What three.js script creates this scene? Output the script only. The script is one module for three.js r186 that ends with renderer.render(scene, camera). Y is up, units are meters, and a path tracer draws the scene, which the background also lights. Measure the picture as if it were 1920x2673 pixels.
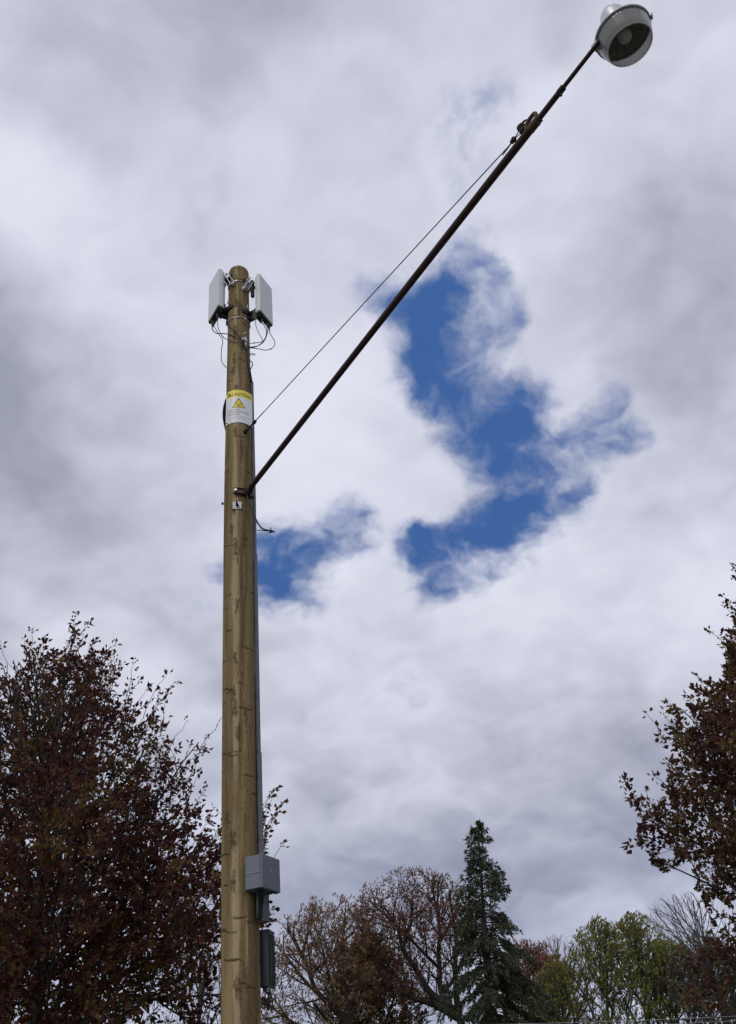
import * as THREE from 'three';
import { RoundedBoxGeometry } from 'three/addons/geometries/RoundedBoxGeometry.js';
import { mergeGeometries } from 'three/addons/utils/BufferGeometryUtils.js';

// ---------------------------------------------------------------- small helpers
const V = (x, y, z) => new THREE.Vector3(x, y, z);
const D2R = Math.PI / 180;
const clamp = (x, a = 0, b = 1) => Math.min(b, Math.max(a, x));
const mix = (a, b, t) => a + (b - a) * t;
const sstep = (a, b, x) => { const t = clamp((x - a) / (b - a)); return t * t * (3 - 2 * t); };
function rng(seed) {
  let s = (seed * 2654435761) >>> 0;
  return () => { s = (s + 0x6D2B79F5) >>> 0; let t = Math.imul(s ^ (s >>> 15), 1 | s); t = (t + Math.imul(t ^ (t >>> 7), 61 | t)) ^ t; return ((t ^ (t >>> 14)) >>> 0) / 4294967296; };
}
const PERM = new Uint16Array(131072), GX = new Float32Array(256), GY = new Float32Array(256);
{
  const r = rng(77), p = [...Array(256).keys()];
  for (let i = 255; i > 0; i--) { const j = (r() * (i + 1)) | 0; [p[i], p[j]] = [p[j], p[i]]; }
  for (let i = 0; i < 131072; i++) PERM[i] = p[i & 255];
  for (let i = 0; i < 256; i++) { const a = r() * Math.PI * 2; GX[i] = Math.cos(a); GY[i] = Math.sin(a); }
}
function noise2(x, y) {                       // gradient noise, about -0.7 .. 0.7
  const xf = Math.floor(x), yf = Math.floor(y), fx = x - xf, fy = y - yf, X = xf & 255, Y = yf & 255;
  const u = fx * fx * fx * (fx * (fx * 6 - 15) + 10), v = fy * fy * fy * (fy * (fy * 6 - 15) + 10);
  const a = PERM[X] + Y, b = PERM[(X + 1) & 255] + Y, g0 = PERM[a], g1 = PERM[b], g2 = PERM[a + 1], g3 = PERM[b + 1];
  const n0 = GX[g0] * fx + GY[g0] * fy, n1 = GX[g1] * (fx - 1) + GY[g1] * fy, n2 = GX[g2] * fx + GY[g2] * (fy - 1), n3 = GX[g3] * (fx - 1) + GY[g3] * (fy - 1);
  return (n0 + u * (n1 - n0)) * (1 - v) + (n2 + u * (n3 - n2)) * v;
}
function fbm(x, y, oct, gain = 0.5) { let s = 0, a = 1; for (let i = 0; i < oct; i++) { s += a * noise2(x, y); x = x * 2.03 + 17.1; y = y * 2.03 - 9.7; a *= gain; } return s; }

// ---------------------------------------------------------------- camera, sky, sun, exposure
const scene = new THREE.Scene();
const camera = new THREE.PerspectiveCamera(60, 736 / 1024, 0.1, 3000);
camera.position.set(0, 1.6, 0);
camera.rotation.order = 'YXZ';
camera.rotation.set(34.5 * D2R, 0, -2.0 * D2R);
scene.add(camera);

const renderer = new THREE.WebGLRenderer({ antialias: true });
renderer.toneMapping = THREE.LinearToneMapping;
renderer.toneMappingExposure = 1.0;
renderer.shadowMap.enabled = true;

// the sky: a broken layer of cloud over blue air. Each break is a chain of soft patches [azimuth, elevation, half width, half height, depth] in degrees,
// frayed by noise; the same kinds of break go on round the whole sky.
const BREAK = [[9.6,49.5,.9,.9,.55],[7.8,47.8,1,1.4,.95],[6.5,45.8,.9,1.6,1],[5.8,43.5,1,1.4,1],[6.9,41.9,1.2,1,1.05],[9.3,40.4,1.4,1.2,.9],[10.1,43.5,1.2,1.2,.6],[10.9,47.1,1.4,1.7,.55],[12.7,47.6,.8,1.5,.6],
  [10.8,38.7,1.4,1.1,.95],[11.7,36.8,1.2,1.6,1.05],[11.9,35,1.3,1.4,1],[10.6,33.3,1.4,1,.8],[8.5,32.1,1.6,1.2,.8],[6.8,31.7,1.4,1,.7],[4,31.6,1.2,.7,.75],[4.8,29.8,1,1,.5],
  [-6.7,29.9,1.4,1.4,.95],[-5.5,31.3,1.4,1,.75],[-3,32.9,1.4,1,.75],[-1.3,34.3,1,1,.5],[3,48.5,1,.8,.45],[5.1,47.1,1.2,.8,.45],[.3,48.4,1,.8,.25],
  [19.3,39.1,1,1,.55],[20.4,36.7,1,.6,.5],[16.7,37.2,1.8,1.2,.45],[14.6,35.4,1.4,1.4,.6],[13.2,40.4,1.2,1.2,.55],
  [1.6,23,2,1,.3],[-13.4,29.7,1.7,1,.32],[-8.7,30.6,1.7,.9,.25],[10.4,56.2,1.2,2.4,.3],[16,57.7,1.8,2.1,.3]];
const BODY = [[-29.4,51,4.4,3.1,.16],[-7.2,57.4,4.5,4,.1],[15.9,47.2,4.7,6.1,.16],[32.4,57,5,3.7,.06],[-33,54.2,2.5,1.3,-.12],[-25,60.3,7,3.3,-.05],[5.8,63,5.1,2.6,-.05],[-26,38.2,4.1,6,-.16],[-20.1,45.7,6.9,4.1,.03],
  [-9.6,42.6,4.6,7.1,.1],[-1.8,41.9,3.8,5.8,.12],[-13.1,37.7,4.3,1.7,.06],[-17.2,30.5,8.4,2.5,-.05],[-20.1,26,5.5,3.3,.1],[24.2,40.9,3.3,4.1,-.1],[23.5,46.1,4.1,3.3,-.07],[21.9,28.6,5.5,4.9,.12],[10.6,27.5,7.1,3.4,.1],
  [-4,25.4,4.3,4.3,.04],[.7,17.9,4.5,2.8,.12],[15.1,18.9,6.8,1.6,-.08],[18.5,15.7,4,2.4,-.05],[3.7,11.5,6.9,2.4,-.16],[12.6,13,6.6,2.1,-.1],[-3.9,10.8,4,3.2,-.1],[15.8,9.3,5.1,1.5,.02],[1.1,31.1,3.5,1.2,.05],
  [14.7,31.9,4.3,2.8,.08],[-1.2,37,4.7,3.5,.1],[22.8,52.3,4,3.2,-.02]];
function makeSky() {
  const W = 4096, H = 2048, data = new Float32Array(W * H * 4);
  // patches of the whole sky on a coarse grid: the chain of breaks and the lighter and darker cloud bodies, repeated every 60 degrees of azimuth
  const gw = 1440, gh = 360, gap = new Float32Array(gw * gh), body = new Float32Array(gw * gh);
  const splat = (grid, list, shift, flip) => {
    for (const [a0, e0, rx, ry, s] of list) {
      const az = (flip ? -a0 : a0) + shift, c = Math.cos(e0 * D2R), ra = 3.6 * rx / c, re = 3.6 * ry;
      for (let e = Math.max(0, Math.floor((e0 - re) * 4)); e < Math.min(gh, (e0 + re) * 4); e++) for (let a = Math.floor((az - ra) * 4); a < (az + ra) * 4; a++) {
        const dx = (a / 4 - az) * c / rx, dy = (e / 4 - e0) / ry;
        grid[e * gw + ((a % gw) + gw) % gw] += s * (0.78 * Math.exp(-0.5 * (dx * dx + dy * dy)) + 0.22 * Math.exp(-0.16 * (dx * dx + dy * dy)));
      }
    }
  };
  for (let k = 0; k < 6; k++) { splat(gap, BREAK, k * 60, k % 2); splat(body, BODY, k * 60, k % 2); }
  const look = (grid, a, e) => {
    const x = ((a * 4) % gw + gw) % gw, y = clamp(e * 4, 0, gh - 1.001), x0 = x | 0, y0 = y | 0, fx = x - x0, fy = y - y0, x1 = (x0 + 1) % gw;
    return mix(mix(grid[y0 * gw + x0], grid[y0 * gw + x1], fx), mix(grid[(y0 + 1) * gw + x0], grid[(y0 + 1) * gw + x1], fx), fy);
  };
  const low = [0.44, 0.455, 0.55];
  for (let j = 0; j < H; j++) {
    const el = ((j + 0.5) / H - 0.5) * 180;
    if (el < 0) { for (let i = 0; i < W; i++) { const o = (j * W + i) * 4; data[o] = low[0]; data[o + 1] = low[1]; data[o + 2] = low[2]; data[o + 3] = 1; } continue; }
    const ce = Math.cos(el * D2R), se = Math.sin(el * D2R), persp = 1 / (se + 0.42);
    for (let i = 0; i < W; i++) {
      const th = ((i + 0.5) / W - 0.5) * 2 * Math.PI, dx = ce * Math.cos(th), dz = ce * Math.sin(th);
      const az = Math.atan2(dx, -dz) / D2R;
      const x = dx * persp * 5 + 40, y = dz * persp * 5 + 90;      // on the cloud layer
      const wx = fbm(x * 1.3, y * 1.3, 3), wy = fbm(x * 1.3 + 31, y * 1.3 + 7, 3);
      const fine = fbm(x * 3.2 + wx * 0.8, y * 3.2 + wy * 0.8, 6, 0.58);
      const mid = fbm(x * 0.9 + wy * 0.5, y * 0.9 - wx * 0.5, 4);
      const fx = fbm(x * 2.6 + 50, y * 2.6, 5, 0.55), fy = fbm(x * 2.6, y * 2.6 + 70, 5, 0.55);      // frayed edges
      const g = look(gap, az + wx * 0.9 + fx * 1.5, el + wy * 0.8 + fy * 1.3);
      const b = look(body, az + wx * 2, el + wy * 2);
      const open = 1 - Math.exp(-1.15 * g), wisp = fbm(x * 2.4 + fx * 0.25 + 5, y * 2.4 + fy * 0.25, 6, 0.62);
      const thin = 0.975 * sstep(0.06, 0.92, open + wisp * 0.46 * sstep(0.02, 0.4, open)) * sstep(0.0, 0.3, open);   // how far the cloud has opened
      const puff = 0.5 - Math.abs(noise2(x * 2.2 + wx * 0.6, y * 2.2 + wy * 0.6)) * 1.6 + 0.5 * (0.3 - Math.abs(noise2(x * 4.6 + 8, y * 4.6))) + 0.25 * fine;   // billows
      let L = 0.560 + b * 0.80 + mid * 0.15 + wx * 0.06 + fine * 0.022 + wisp * 0.02 + puff * 0.045;
      L += 0.04 * sstep(0.05, 0.3, open) * (1 - sstep(0.3, 0.7, open));          // bright thin rims
      const t = sstep(-0.16, 1.16, (L - 0.34) / 0.44);
      const low2 = 1 - sstep(4, 24, el), cr = mix(0.285, 0.755, t) * (1 - 0.10 * low2), cg = mix(0.303, 0.770, t) * (1 - 0.06 * low2), cb = mix(0.398, 0.885, t);
      const hz = Math.pow(1 - se, 4) * 0.25;
      const br = mix(0.034, 0.2, hz), bg = mix(0.112, 0.3, hz), bb = mix(0.335, 0.5, hz);
      const o = (j * W + i) * 4;
      data[o] = mix(cr, br, thin); data[o + 1] = mix(cg, bg, thin); data[o + 2] = mix(cb, bb, thin); data[o + 3] = 1;
    }
  }
  const t = new THREE.DataTexture(data, W, H, THREE.RGBAFormat, THREE.FloatType);
  t.mapping = THREE.EquirectangularReflectionMapping; t.magFilter = t.minFilter = THREE.LinearFilter; t.needsUpdate = true;
  return t;
}
const skyTexture = makeSky();
scene.background = skyTexture;
scene.environment = skyTexture;

const sun = new THREE.DirectionalLight(new THREE.Color(1.0, 0.955, 0.88), 0.95);   // veiled by cloud, high on the left behind the camera
sun.position.set(-22, 36, 20); sun.target.position.set(0, 4, -16);
sun.castShadow = true; sun.shadow.radius = 28; sun.shadow.mapSize.set(2048, 2048);
Object.assign(sun.shadow.camera, { left: -45, right: 45, top: 45, bottom: -45, near: 1, far: 140 });
scene.add(sun, sun.target);

// ---------------------------------------------------------------- naming and building helpers
const taken = {};
function numbered(n) { const k = taken[n] = (taken[n] ?? -1) + 1; return k ? `${n}_${String(k).padStart(3, '0')}` : n; }
function thing(name, label, category, at, group) {            // a Group at the thing's base; its parts are given in world coordinates
  const g = new THREE.Group(); g.name = numbered(name); g.position.copy(at); g.userData = { label, category };
  if (group) g.userData.group = group;
  scene.add(g); g.userData0 = null; delete g.userData0;
  return g;
}
function worldOf(o) { const p = V(0, 0, 0); while (o && o !== scene) { p.add(o.position); o = o.parent; } return p; }
function part(parent, name, geo, material, extra) {           // geometry in world coordinates, kept relative to its thing
  const w = worldOf(parent); geo.translate(-w.x, -w.y, -w.z);
  const m = new THREE.Mesh(geo, material); m.name = name; m.castShadow = m.receiveShadow = true;
  if (extra) Object.assign(m.userData, extra);
  parent.add(m); return m;
}
function structure(name, geo, material) { const m = new THREE.Mesh(geo, material); m.name = name; m.userData.kind = 'structure'; m.castShadow = m.receiveShadow = true; scene.add(m); return m; }
const rgb = (r, g, b) => new THREE.Color().setRGB(r, g, b);
const std = (c, roughness = 0.8, metalness = 0, more = {}) => new THREE.MeshStandardMaterial({ color: c, roughness, metalness, ...more });
const M4 = (x, y, z, p) => new THREE.Matrix4().makeBasis(x, y, z).setPosition(p);
function obox(c, x, y, z, sx, sy, sz, r = 0.004) { const g = new RoundedBoxGeometry(sx, sy, sz, 2, Math.min(r, sx / 2.1, sy / 2.1, sz / 2.1)); g.applyMatrix4(M4(x, y, z, c)); return g; }
const ARR = a => a.map(p => p.isVector3 ? p : V(...p));
function tube(pts, r, seg = 0, sides = 8, closed = false) {
  const c = new THREE.CatmullRomCurve3(ARR(pts), closed, 'centripetal');
  const g = new THREE.TubeGeometry(c, seg || Math.max(12, pts.length * 6), r, sides, closed);
  if (closed) return g;
  const e0 = new THREE.SphereGeometry(r * 0.98, 8, 6), e1 = e0.clone(), a = c.getPoint(0), b = c.getPoint(1);
  e0.translate(a.x, a.y, a.z); e1.translate(b.x, b.y, b.z);
  return mergeGeometries([g, e0, e1]);
}
function rod(a, b, r0, r1 = r0, sides = 16) {
  a = a.isVector3 ? a : V(...a); b = b.isVector3 ? b : V(...b);
  const d = b.clone().sub(a), g = new THREE.CylinderGeometry(r1, r0, d.length(), sides, 1);
  g.applyQuaternion(new THREE.Quaternion().setFromUnitVectors(V(0, 1, 0), d.clone().normalize()));
  g.translate((a.x + b.x) / 2, (a.y + b.y) / 2, (a.z + b.z) / 2); return g;
}
function ball(p, r, sx = 1, sy = 1, sz = 1) { const g = new THREE.SphereGeometry(r, 14, 10); g.scale(sx, sy, sz); g.translate(p.x, p.y, p.z); return g; }
function lathe(profile, at, up, seg = 40) { const g = new THREE.LatheGeometry(profile.map(p => new THREE.Vector2(...p)), seg); g.applyQuaternion(new THREE.Quaternion().setFromUnitVectors(V(0, 1, 0), up)); g.translate(at.x, at.y, at.z); return g; }
function dataTex(w, h, fn, srgb = true) {
  const d = new Uint8Array(w * h * 4), o = [0, 0, 0];
  for (let j = 0; j < h; j++) for (let i = 0; i < w; i++) { fn(i, j, o); const k = (j * w + i) * 4; for (let c = 0; c < 3; c++) d[k + c] = clamp(srgb ? Math.pow(clamp(o[c]), 1 / 2.2) : o[c]) * 255; d[k + 3] = 255; }
  const t = new THREE.DataTexture(d, w, h); t.magFilter = THREE.LinearFilter; t.minFilter = THREE.LinearMipmapLinearFilter; t.generateMipmaps = true; t.wrapS = t.wrapT = THREE.RepeatWrapping; if (srgb) t.colorSpace = THREE.SRGBColorSpace; t.needsUpdate = true; return t;
}
class Mass {                                                    // collects triangles
  constructor() { this.p = []; this.n = []; this.c = []; this.i = []; }
  get count() { return this.p.length / 3; }
  v(x, y, z, nx, ny, nz, c) { this.p.push(x, y, z); this.n.push(nx, ny, nz); this.c.push(c[0], c[1], c[2]); }
  geo() { const g = new THREE.BufferGeometry(); g.setAttribute('position', new THREE.Float32BufferAttribute(this.p, 3)); g.setAttribute('normal', new THREE.Float32BufferAttribute(this.n, 3)); g.setAttribute('color', new THREE.Float32BufferAttribute(this.c, 3)); g.setIndex(this.i); return g; }
  tube(pts, rad, sides, col) {
    const t = V(0, 0, 0), a = V(0, 0, 0), b = V(0, 0, 0); let prev = null;
    for (let k = 0; k < pts.length; k++) {
      t.subVectors(pts[Math.min(k + 1, pts.length - 1)], pts[Math.max(k - 1, 0)]).normalize();
      if (!prev) { a.set(Math.abs(t.y) > 0.9 ? 1 : 0, Math.abs(t.y) > 0.9 ? 0 : 1, 0); a.addScaledVector(t, -a.dot(t)).normalize(); } else a.copy(prev).addScaledVector(t, -prev.dot(t)).normalize();
      prev = a.clone(); b.crossVectors(t, a);
      const base = this.count, r = rad[k];
      for (let s = 0; s < sides; s++) { const q = s / sides * 2 * Math.PI, c = Math.cos(q), d = Math.sin(q), nx = a.x * c + b.x * d, ny = a.y * c + b.y * d, nz = a.z * c + b.z * d; this.v(pts[k].x + nx * r, pts[k].y + ny * r, pts[k].z + nz * r, nx, ny, nz, col); }
      if (k) for (let s = 0; s < sides; s++) { const s1 = (s + 1) % sides, p0 = base - sides; this.i.push(p0 + s, p0 + s1, base + s, p0 + s1, base + s1, base + s); }
    }
    const tip = this.count, e = pts[pts.length - 1]; this.v(e.x + t.x * rad[pts.length - 1], e.y + t.y * rad[pts.length - 1], e.z + t.z * rad[pts.length - 1], t.x, t.y, t.z, col);
    for (let s = 0; s < sides; s++) this.i.push(tip - sides + s, tip - sides + (s + 1) % sides, tip);
  }
  leaf(p, d, s, len, wid, col) {                                // folded blade: base p, direction d, side s
    const nx = d.y * s.z - d.z * s.y, ny = d.z * s.x - d.x * s.z, nz = d.x * s.y - d.y * s.x, k = this.count, m = len * 0.45, f = wid * 0.35;
    this.v(p.x, p.y, p.z, nx, ny, nz, col);
    this.v(p.x + d.x * m + s.x * wid / 2 + nx * f, p.y + d.y * m + s.y * wid / 2 + ny * f, p.z + d.z * m + s.z * wid / 2 + nz * f, nx - s.x * .6, ny - s.y * .6, nz - s.z * .6, col);
    this.v(p.x + d.x * len, p.y + d.y * len, p.z + d.z * len, nx, ny, nz, col);
    this.v(p.x + d.x * m - s.x * wid / 2 + nx * f, p.y + d.y * m - s.y * wid / 2 + ny * f, p.z + d.z * m - s.z * wid / 2 + nz * f, nx + s.x * .6, ny + s.y * .6, nz + s.z * .6, col);
    this.i.push(k, k + 2, k + 1, k, k + 3, k + 2);
  }
}

// ---------------------------------------------------------------- ground
{
  const grass = dataTex(512, 512, (i, j, o) => { const n = fbm(i / 18, j / 18, 5), m = fbm(i / 90 + 9, j / 90, 3), t = clamp(0.5 + n * 0.6); o[0] = mix(0.045, 0.085, t) + m * 0.02; o[1] = mix(0.065, 0.115, t); o[2] = mix(0.02, 0.035, t); });
  grass.repeat.set(200, 200);
  const g = new THREE.PlaneGeometry(900, 900); g.rotateX(-Math.PI / 2);
  structure('ground', g, std(0xffffff, 1, 0, { map: grass }));
  const grit = dataTex(512, 512, (i, j, o) => { const n = fbm(i / 5, j / 5, 4), m = fbm(i / 80, j / 80, 3), v = 0.115 + n * 0.03 + m * 0.03; o[0] = v * 1.02; o[1] = v; o[2] = v * 0.97; });
  grit.repeat.set(60, 7);
  const r = new THREE.PlaneGeometry(240, 12.6); r.rotateX(-Math.PI / 2); r.translate(0, 0.004, -0.3);
  structure('road', r, std(0xffffff, 0.95, 0, { map: grit }));
  const conc = std(rgb(0.32, 0.31, 0.29), 0.9);
  for (const z of [-6.68, 6.08]) { const k = new RoundedBoxGeometry(240, 0.32, 0.16, 2, 0.02); k.translate(0, -0.03, z); structure(z < 0 ? 'kerb' : 'kerb_001', k, conc); }
}
// ---------------------------------------------------------------- the timber pole
const POLE_TOP = 10.85;
const poleAxis = h => V(-0.966 - 0.616 * h / 10.85 - 0.018 * Math.sin(Math.PI * clamp(h / 10.85)), h, -7.76);
const poleRad = h => h < 7.25 ? 0.155 - 0.002 * Math.max(h, 0) / 7.25 : 0.153 - 0.023 * Math.min(1, (h - 7.25) / 3.2);
const poleUp = V(-0.616, 10.85, 0).normalize();
const around = (h, deg, out = 0) => { const c = poleAxis(h), a = deg * D2R, r = poleRad(h) + out; return V(c.x + Math.sin(a) * r, h, c.z + Math.cos(a) * r); };
const outward = deg => V(Math.sin(deg * D2R), 0, Math.cos(deg * D2R));

{
  const TW = 1024, TH = 2048, dark = new Float32Array(TW * TH), H0 = -0.3, H1 = POLE_TOP + 0.02, R = rng(5);
  const row = h => (h - H0) / (H1 - H0) * TH, colOf = a => ((a / (2 * Math.PI)) + 0.5) * TW, MX = TW / 0.95, MY = TH / (H1 - H0);   // texels per metre
  const dot = (a, h, rx, ry, s, rough = 0) => {          // a mark of rx by ry metres at angle a (radians), height h
    const cx = colOf(a), cy = row(h), nx = Math.ceil(rx * MX * 1.4), ny = Math.ceil(ry * MY * 1.4);
    for (let j = -ny; j <= ny; j++) { const y = Math.round(cy + j); if (y < 0 || y >= TH) continue; for (let i = -nx; i <= nx; i++) { const x = ((Math.round(cx + i) % TW) + TW) % TW; let q = Math.hypot(i / (rx * MX), j / (ry * MY)); if (rough) q += rough * fbm(x * 0.09, y * 0.11, 3); const d = s * (1 - sstep(0.55, 1.0, q)); if (d > dark[y * TW + x]) dark[y * TW + x] = d; } }
  };
  const streak = h => -0.10 + 0.16 * noise2(h * 0.45, 3.3);
  // rings left by the branch whorls: wavering dark checks round part of the stem, with knots
  for (let h = 0.2; h < 10.75; h += 0.09 + 0.17 * R()) {
    const arcs = 2 + (R() * 4 | 0);
    for (let k = 0; k < arcs; k++) {
      const a0 = R() * 2 * Math.PI - Math.PI, span = 0.25 + 1.1 * R(), s = 0.65 + 0.5 * R(), tilt = (R() - 0.5) * 0.05, y0 = h + (R() - 0.5) * 0.08;
      for (let q = 0; q < span; q += 0.006) { const w = noise2(q * 3 + k * 9, h * 7), fade = Math.sqrt(Math.sin(Math.PI * clamp(q / span))); if (noise2(q * 9 + k, h * 11) > 0.33) continue; dot(a0 + q, y0 + tilt * q + 0.022 * w + 0.004 * R(), 0.004, (0.0055 + 0.0045 * R()) * (1 + 1.2 * w), s * fade * (0.65 + 0.5 * R())); }
    }
    if (R() < 0.5) { const a = R() < 0.65 ? streak(h) + (R() - 0.5) * 0.25 : R() * 6.28 - 3.14, big = 0.7 + 0.8 * R(); for (let m = 0; m < 12; m++) { const s = (R() + R() - 1); dot(a + s * 0.16 * big, h + (R() - 0.5) * 0.14 * big, 0.004 + 0.006 * R(), 0.012 + 0.035 * R(), 0.45 + 0.4 * R(), 0.6); } dot(a, h, 0.020 * big, 0.022 * big, 0.9, 0.7); dot(a + 0.02, h + 0.03 * big, 0.010 * big, 0.05 * big, 0.5, 1.2); for (let m = 0; m < 9; m++) dot(a + (R() - 0.5) * 0.3 * big, h + (m - 4) * 0.013 * big, 0.012 + 0.012 * R(), 0.0035, 0.55 + 0.3 * R(), 0.6); }
  }
  for (let k = 0; k < 1500; k++) dot(R() * 6.28 - 3.14, R() * 10.9, 0.0018 + 0.002 * R(), 0.008 + 0.03 * R() * R(), 0.25 + 0.5 * R());      // short upright checks
  for (let k = 0; k < 420; k++) dot(0.25 + 0.8 * R(), 1 + 9.5 * R(), 0.002 + 0.0025 * R(), 0.01 + 0.035 * R() * R(), 0.45 + 0.45 * R());
  for (const [a, h, rx, ry] of [[-14, 9.10, .018, .10], [-18, 8.93, .016, .09], [-16, 9.52, .012, .16], [-4, 10.06, .03, .07], [18, 10.0, .03, .06], [10, 9.95, .012, .10], [30, 9.40, .014, .12], [-30, 10.35, .02, .05], [40, 10.3, .02, .05], [22, 7.78, .01, .16], [34, 6.55, .012, .09], [30, 4.6, .012, .12]]) for (let m = 0; m < 7; m++) dot((a + (R() - 0.5) * 12) * D2R, h + (R() - 0.5) * ry * 1.6, rx * (0.5 + 0.6 * R()), ry * (0.3 + 0.5 * R()), 0.55 + 0.35 * R(), 1.7);
  const lightOf = new Float32Array(TW * TH), grainOf = new Float32Array(TW * TH);
  for (let j = 0; j < TH; j++) { const h = H0 + (j + 0.5) / TH * (H1 - H0); for (let i = 0; i < TW; i++) {
    const a = (i / TW - 0.5) * 2 * Math.PI, cx = Math.cos(a) * 6, cz = Math.sin(a) * 6, k = j * TW + i;
    const w = noise2(cx * 0.9 + h * 1.3, cz * 0.9 - h * 0.7);
    grainOf[k] = 0.6 * noise2(i * 0.32 + 4 * w, h * 5) + 0.5 * noise2(i * 0.11 + 2 * w, h * 2.4 + 60) + 0.35 * noise2(i * 0.5, h * 40);
    const ds = Math.abs(a - streak(h) - 0.10 * noise2(h * 2.6, 8) - 0.05 * noise2(h * 11, i * 0.02)), wd = 0.20 + 0.16 * noise2(h * 1.1, 71), st = (1 - sstep(wd * 0.45, wd * 1.25, ds + 0.06 * grainOf[k])) * sstep(-0.30, 0.12, noise2(h * 0.9, 44) + 0.08 + 0.2 * noise2(h * 5, 12)) + 0.7 * (1 - sstep(0.03, 0.10, Math.abs(a - streak(h) - 0.55 - 0.1 * noise2(h, 5)))) * sstep(0, 0.3, noise2(h * 1.2, 14));
    const fl = Math.abs(((noise2(i * 0.025 + 3, h * 2.2) * 6 + ds * 9 + h * 0.8) % 1 + 1) % 1 - 0.5) * 2;             // flame figure of the flat-cut grain
    lightOf[k] = st * (0.55 + 0.45 * fl);
  } }
  const map = dataTex(TW, TH, (i, j, o) => {
    const k = j * TW + i, h = H0 + j / TH * (H1 - H0), a = (i / TW - 0.5) * 2 * Math.PI;
    const patch = fbm(Math.cos(a) * 1.6 + h * 0.55, Math.sin(a) * 1.6 - h * 0.35, 4), t = clamp(0.5 + 0.85 * patch + 0.62 * grainOf[k]), d = clamp(dark[k]), l = lightOf[k] * 0.85;
    const c0 = mix(0.128, 0.330, t), c1 = mix(0.088, 0.243, t), c2 = mix(0.037, 0.116, t);
    o[0] = mix(mix(c0, 0.49, l), 0.070, d * 0.9); o[1] = mix(mix(c1, 0.398, l), 0.038, d * 0.9); o[2] = mix(mix(c2, 0.238, l), 0.016, d * 0.9);
  });
  const bump = dataTex(TW, TH, (i, j, o) => { const k = j * TW + i; o[0] = o[1] = o[2] = clamp(0.62 + 0.22 * grainOf[k] + 0.12 * lightOf[k] - 0.5 * clamp(dark[k])); }, false);
  map.wrapT = bump.wrapT = THREE.ClampToEdgeWrapping;
  const NS = 96, NH = 620, pos = [], uv = [], idx = [];
  for (let j = 0; j <= NH; j++) { for (let i = 0; i <= NS; i++) {
    const top = j / NH, h = top < 0.975 ? mix(H0, POLE_TOP - 0.09, top / 0.975) : mix(POLE_TOP - 0.09, POLE_TOP, (top - 0.975) / 0.025);
    const a = (i / NS - 0.5) * 2 * Math.PI, c = poleAxis(Math.max(h, 0)); if (h < 0) c.y = h;
    let r = poleRad(h), y = h; if (h > POLE_TOP - 0.09) { const q = (h - POLE_TOP + 0.09) / 0.09, s = q * Math.PI / 2; r *= Math.pow(Math.cos(s), 0.42); if (j === NH) r = 0.0005; y = POLE_TOP - 0.09 + Math.sin(s) * 0.075; }
    const ca = Math.cos(a), sa = Math.sin(a);
    r *= 1 + 0.018 * noise2(ca * 1.5 + h * 0.4, sa * 1.5 + 20) + 0.012 * noise2(ca * 3 + 7, sa * 3 + h * 2.1) + 0.006 * noise2(ca * 6, sa * 6 + h * 9);
    pos.push(c.x + sa * r, y, c.z + ca * r); uv.push(i / NS, (h - H0) / (H1 - H0));
    if (j < NH && i < NS) { const k = j * (NS + 1) + i; idx.push(k, k + 1, k + NS + 1, k + 1, k + NS + 2, k + NS + 1); }
  } }
  const g = new THREE.BufferGeometry(); g.setAttribute('position', new THREE.Float32BufferAttribute(pos, 3)); g.setAttribute('uv', new THREE.Float32BufferAttribute(uv, 2)); g.setIndex(idx); g.computeVertexNormals();
  const pole = thing('utility_pole', 'tall round timber pole with knots and dark checks standing in front of the trees', 'pole', V(-0.966, 0, -7.76));
  part(pole, 'shaft', g, new THREE.MeshPhysicalMaterial({ map, bumpMap: bump, bumpScale: 0.011, roughness: 0.95, specularIntensity: 0.4 }));
  // square washer with the end of a through bolt, and a small bolt on the far left side
  const galv = std(rgb(0.55, 0.56, 0.57), 0.5, 0.7), blackish = std(rgb(0.02, 0.02, 0.022), 0.6, 0.3);
  const wc = around(6.966, 3.3, 0.006), n = outward(3.3), s = V(n.z, 0, -n.x), up = n.clone().cross(s);
  const washer = part(pole, 'square_washer', obox(wc, s, poleUp, n, 0.092, 0.092, 0.007, 0.003), galv);
  for (const [dx, dy] of [[-1, 0], [1, 0], [0, 1], [0, -1], [-.8, .8], [.8, .8], [-.8, -.8], [.8, -.8]]) { const q = wc.clone().addScaledVector(s, dx * 0.03).addScaledVector(poleUp, dy * 0.03).addScaledVector(n, 0.005), e = wc.clone().addScaledVector(s, dx * 0.043).addScaledVector(poleUp, dy * 0.043).addScaledVector(n, 0.005); part(washer, 'rib', rod(q, e, 0.003, 0.003, 6), blackish); }
  const nut = new THREE.CylinderGeometry(0.018, 0.018, 0.018, 6); nut.rotateX(Math.PI / 2); nut.applyMatrix4(M4(s, poleUp, n, wc.clone().addScaledVector(n, 0.013)));
  part(washer, 'nut', nut, blackish); part(washer, 'bolt', rod(wc, wc.clone().addScaledVector(n, 0.075), 0.0095), blackish);
  part(pole, 'side_bolt', mergeGeometries([rod(around(7.10, -88, -0.02), around(7.105, -88, 0.028), 0.007), rod(around(7.103, -88, 0.012), around(7.105, -88, 0.026), 0.015, 0.015, 6)]), blackish);
}

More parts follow.
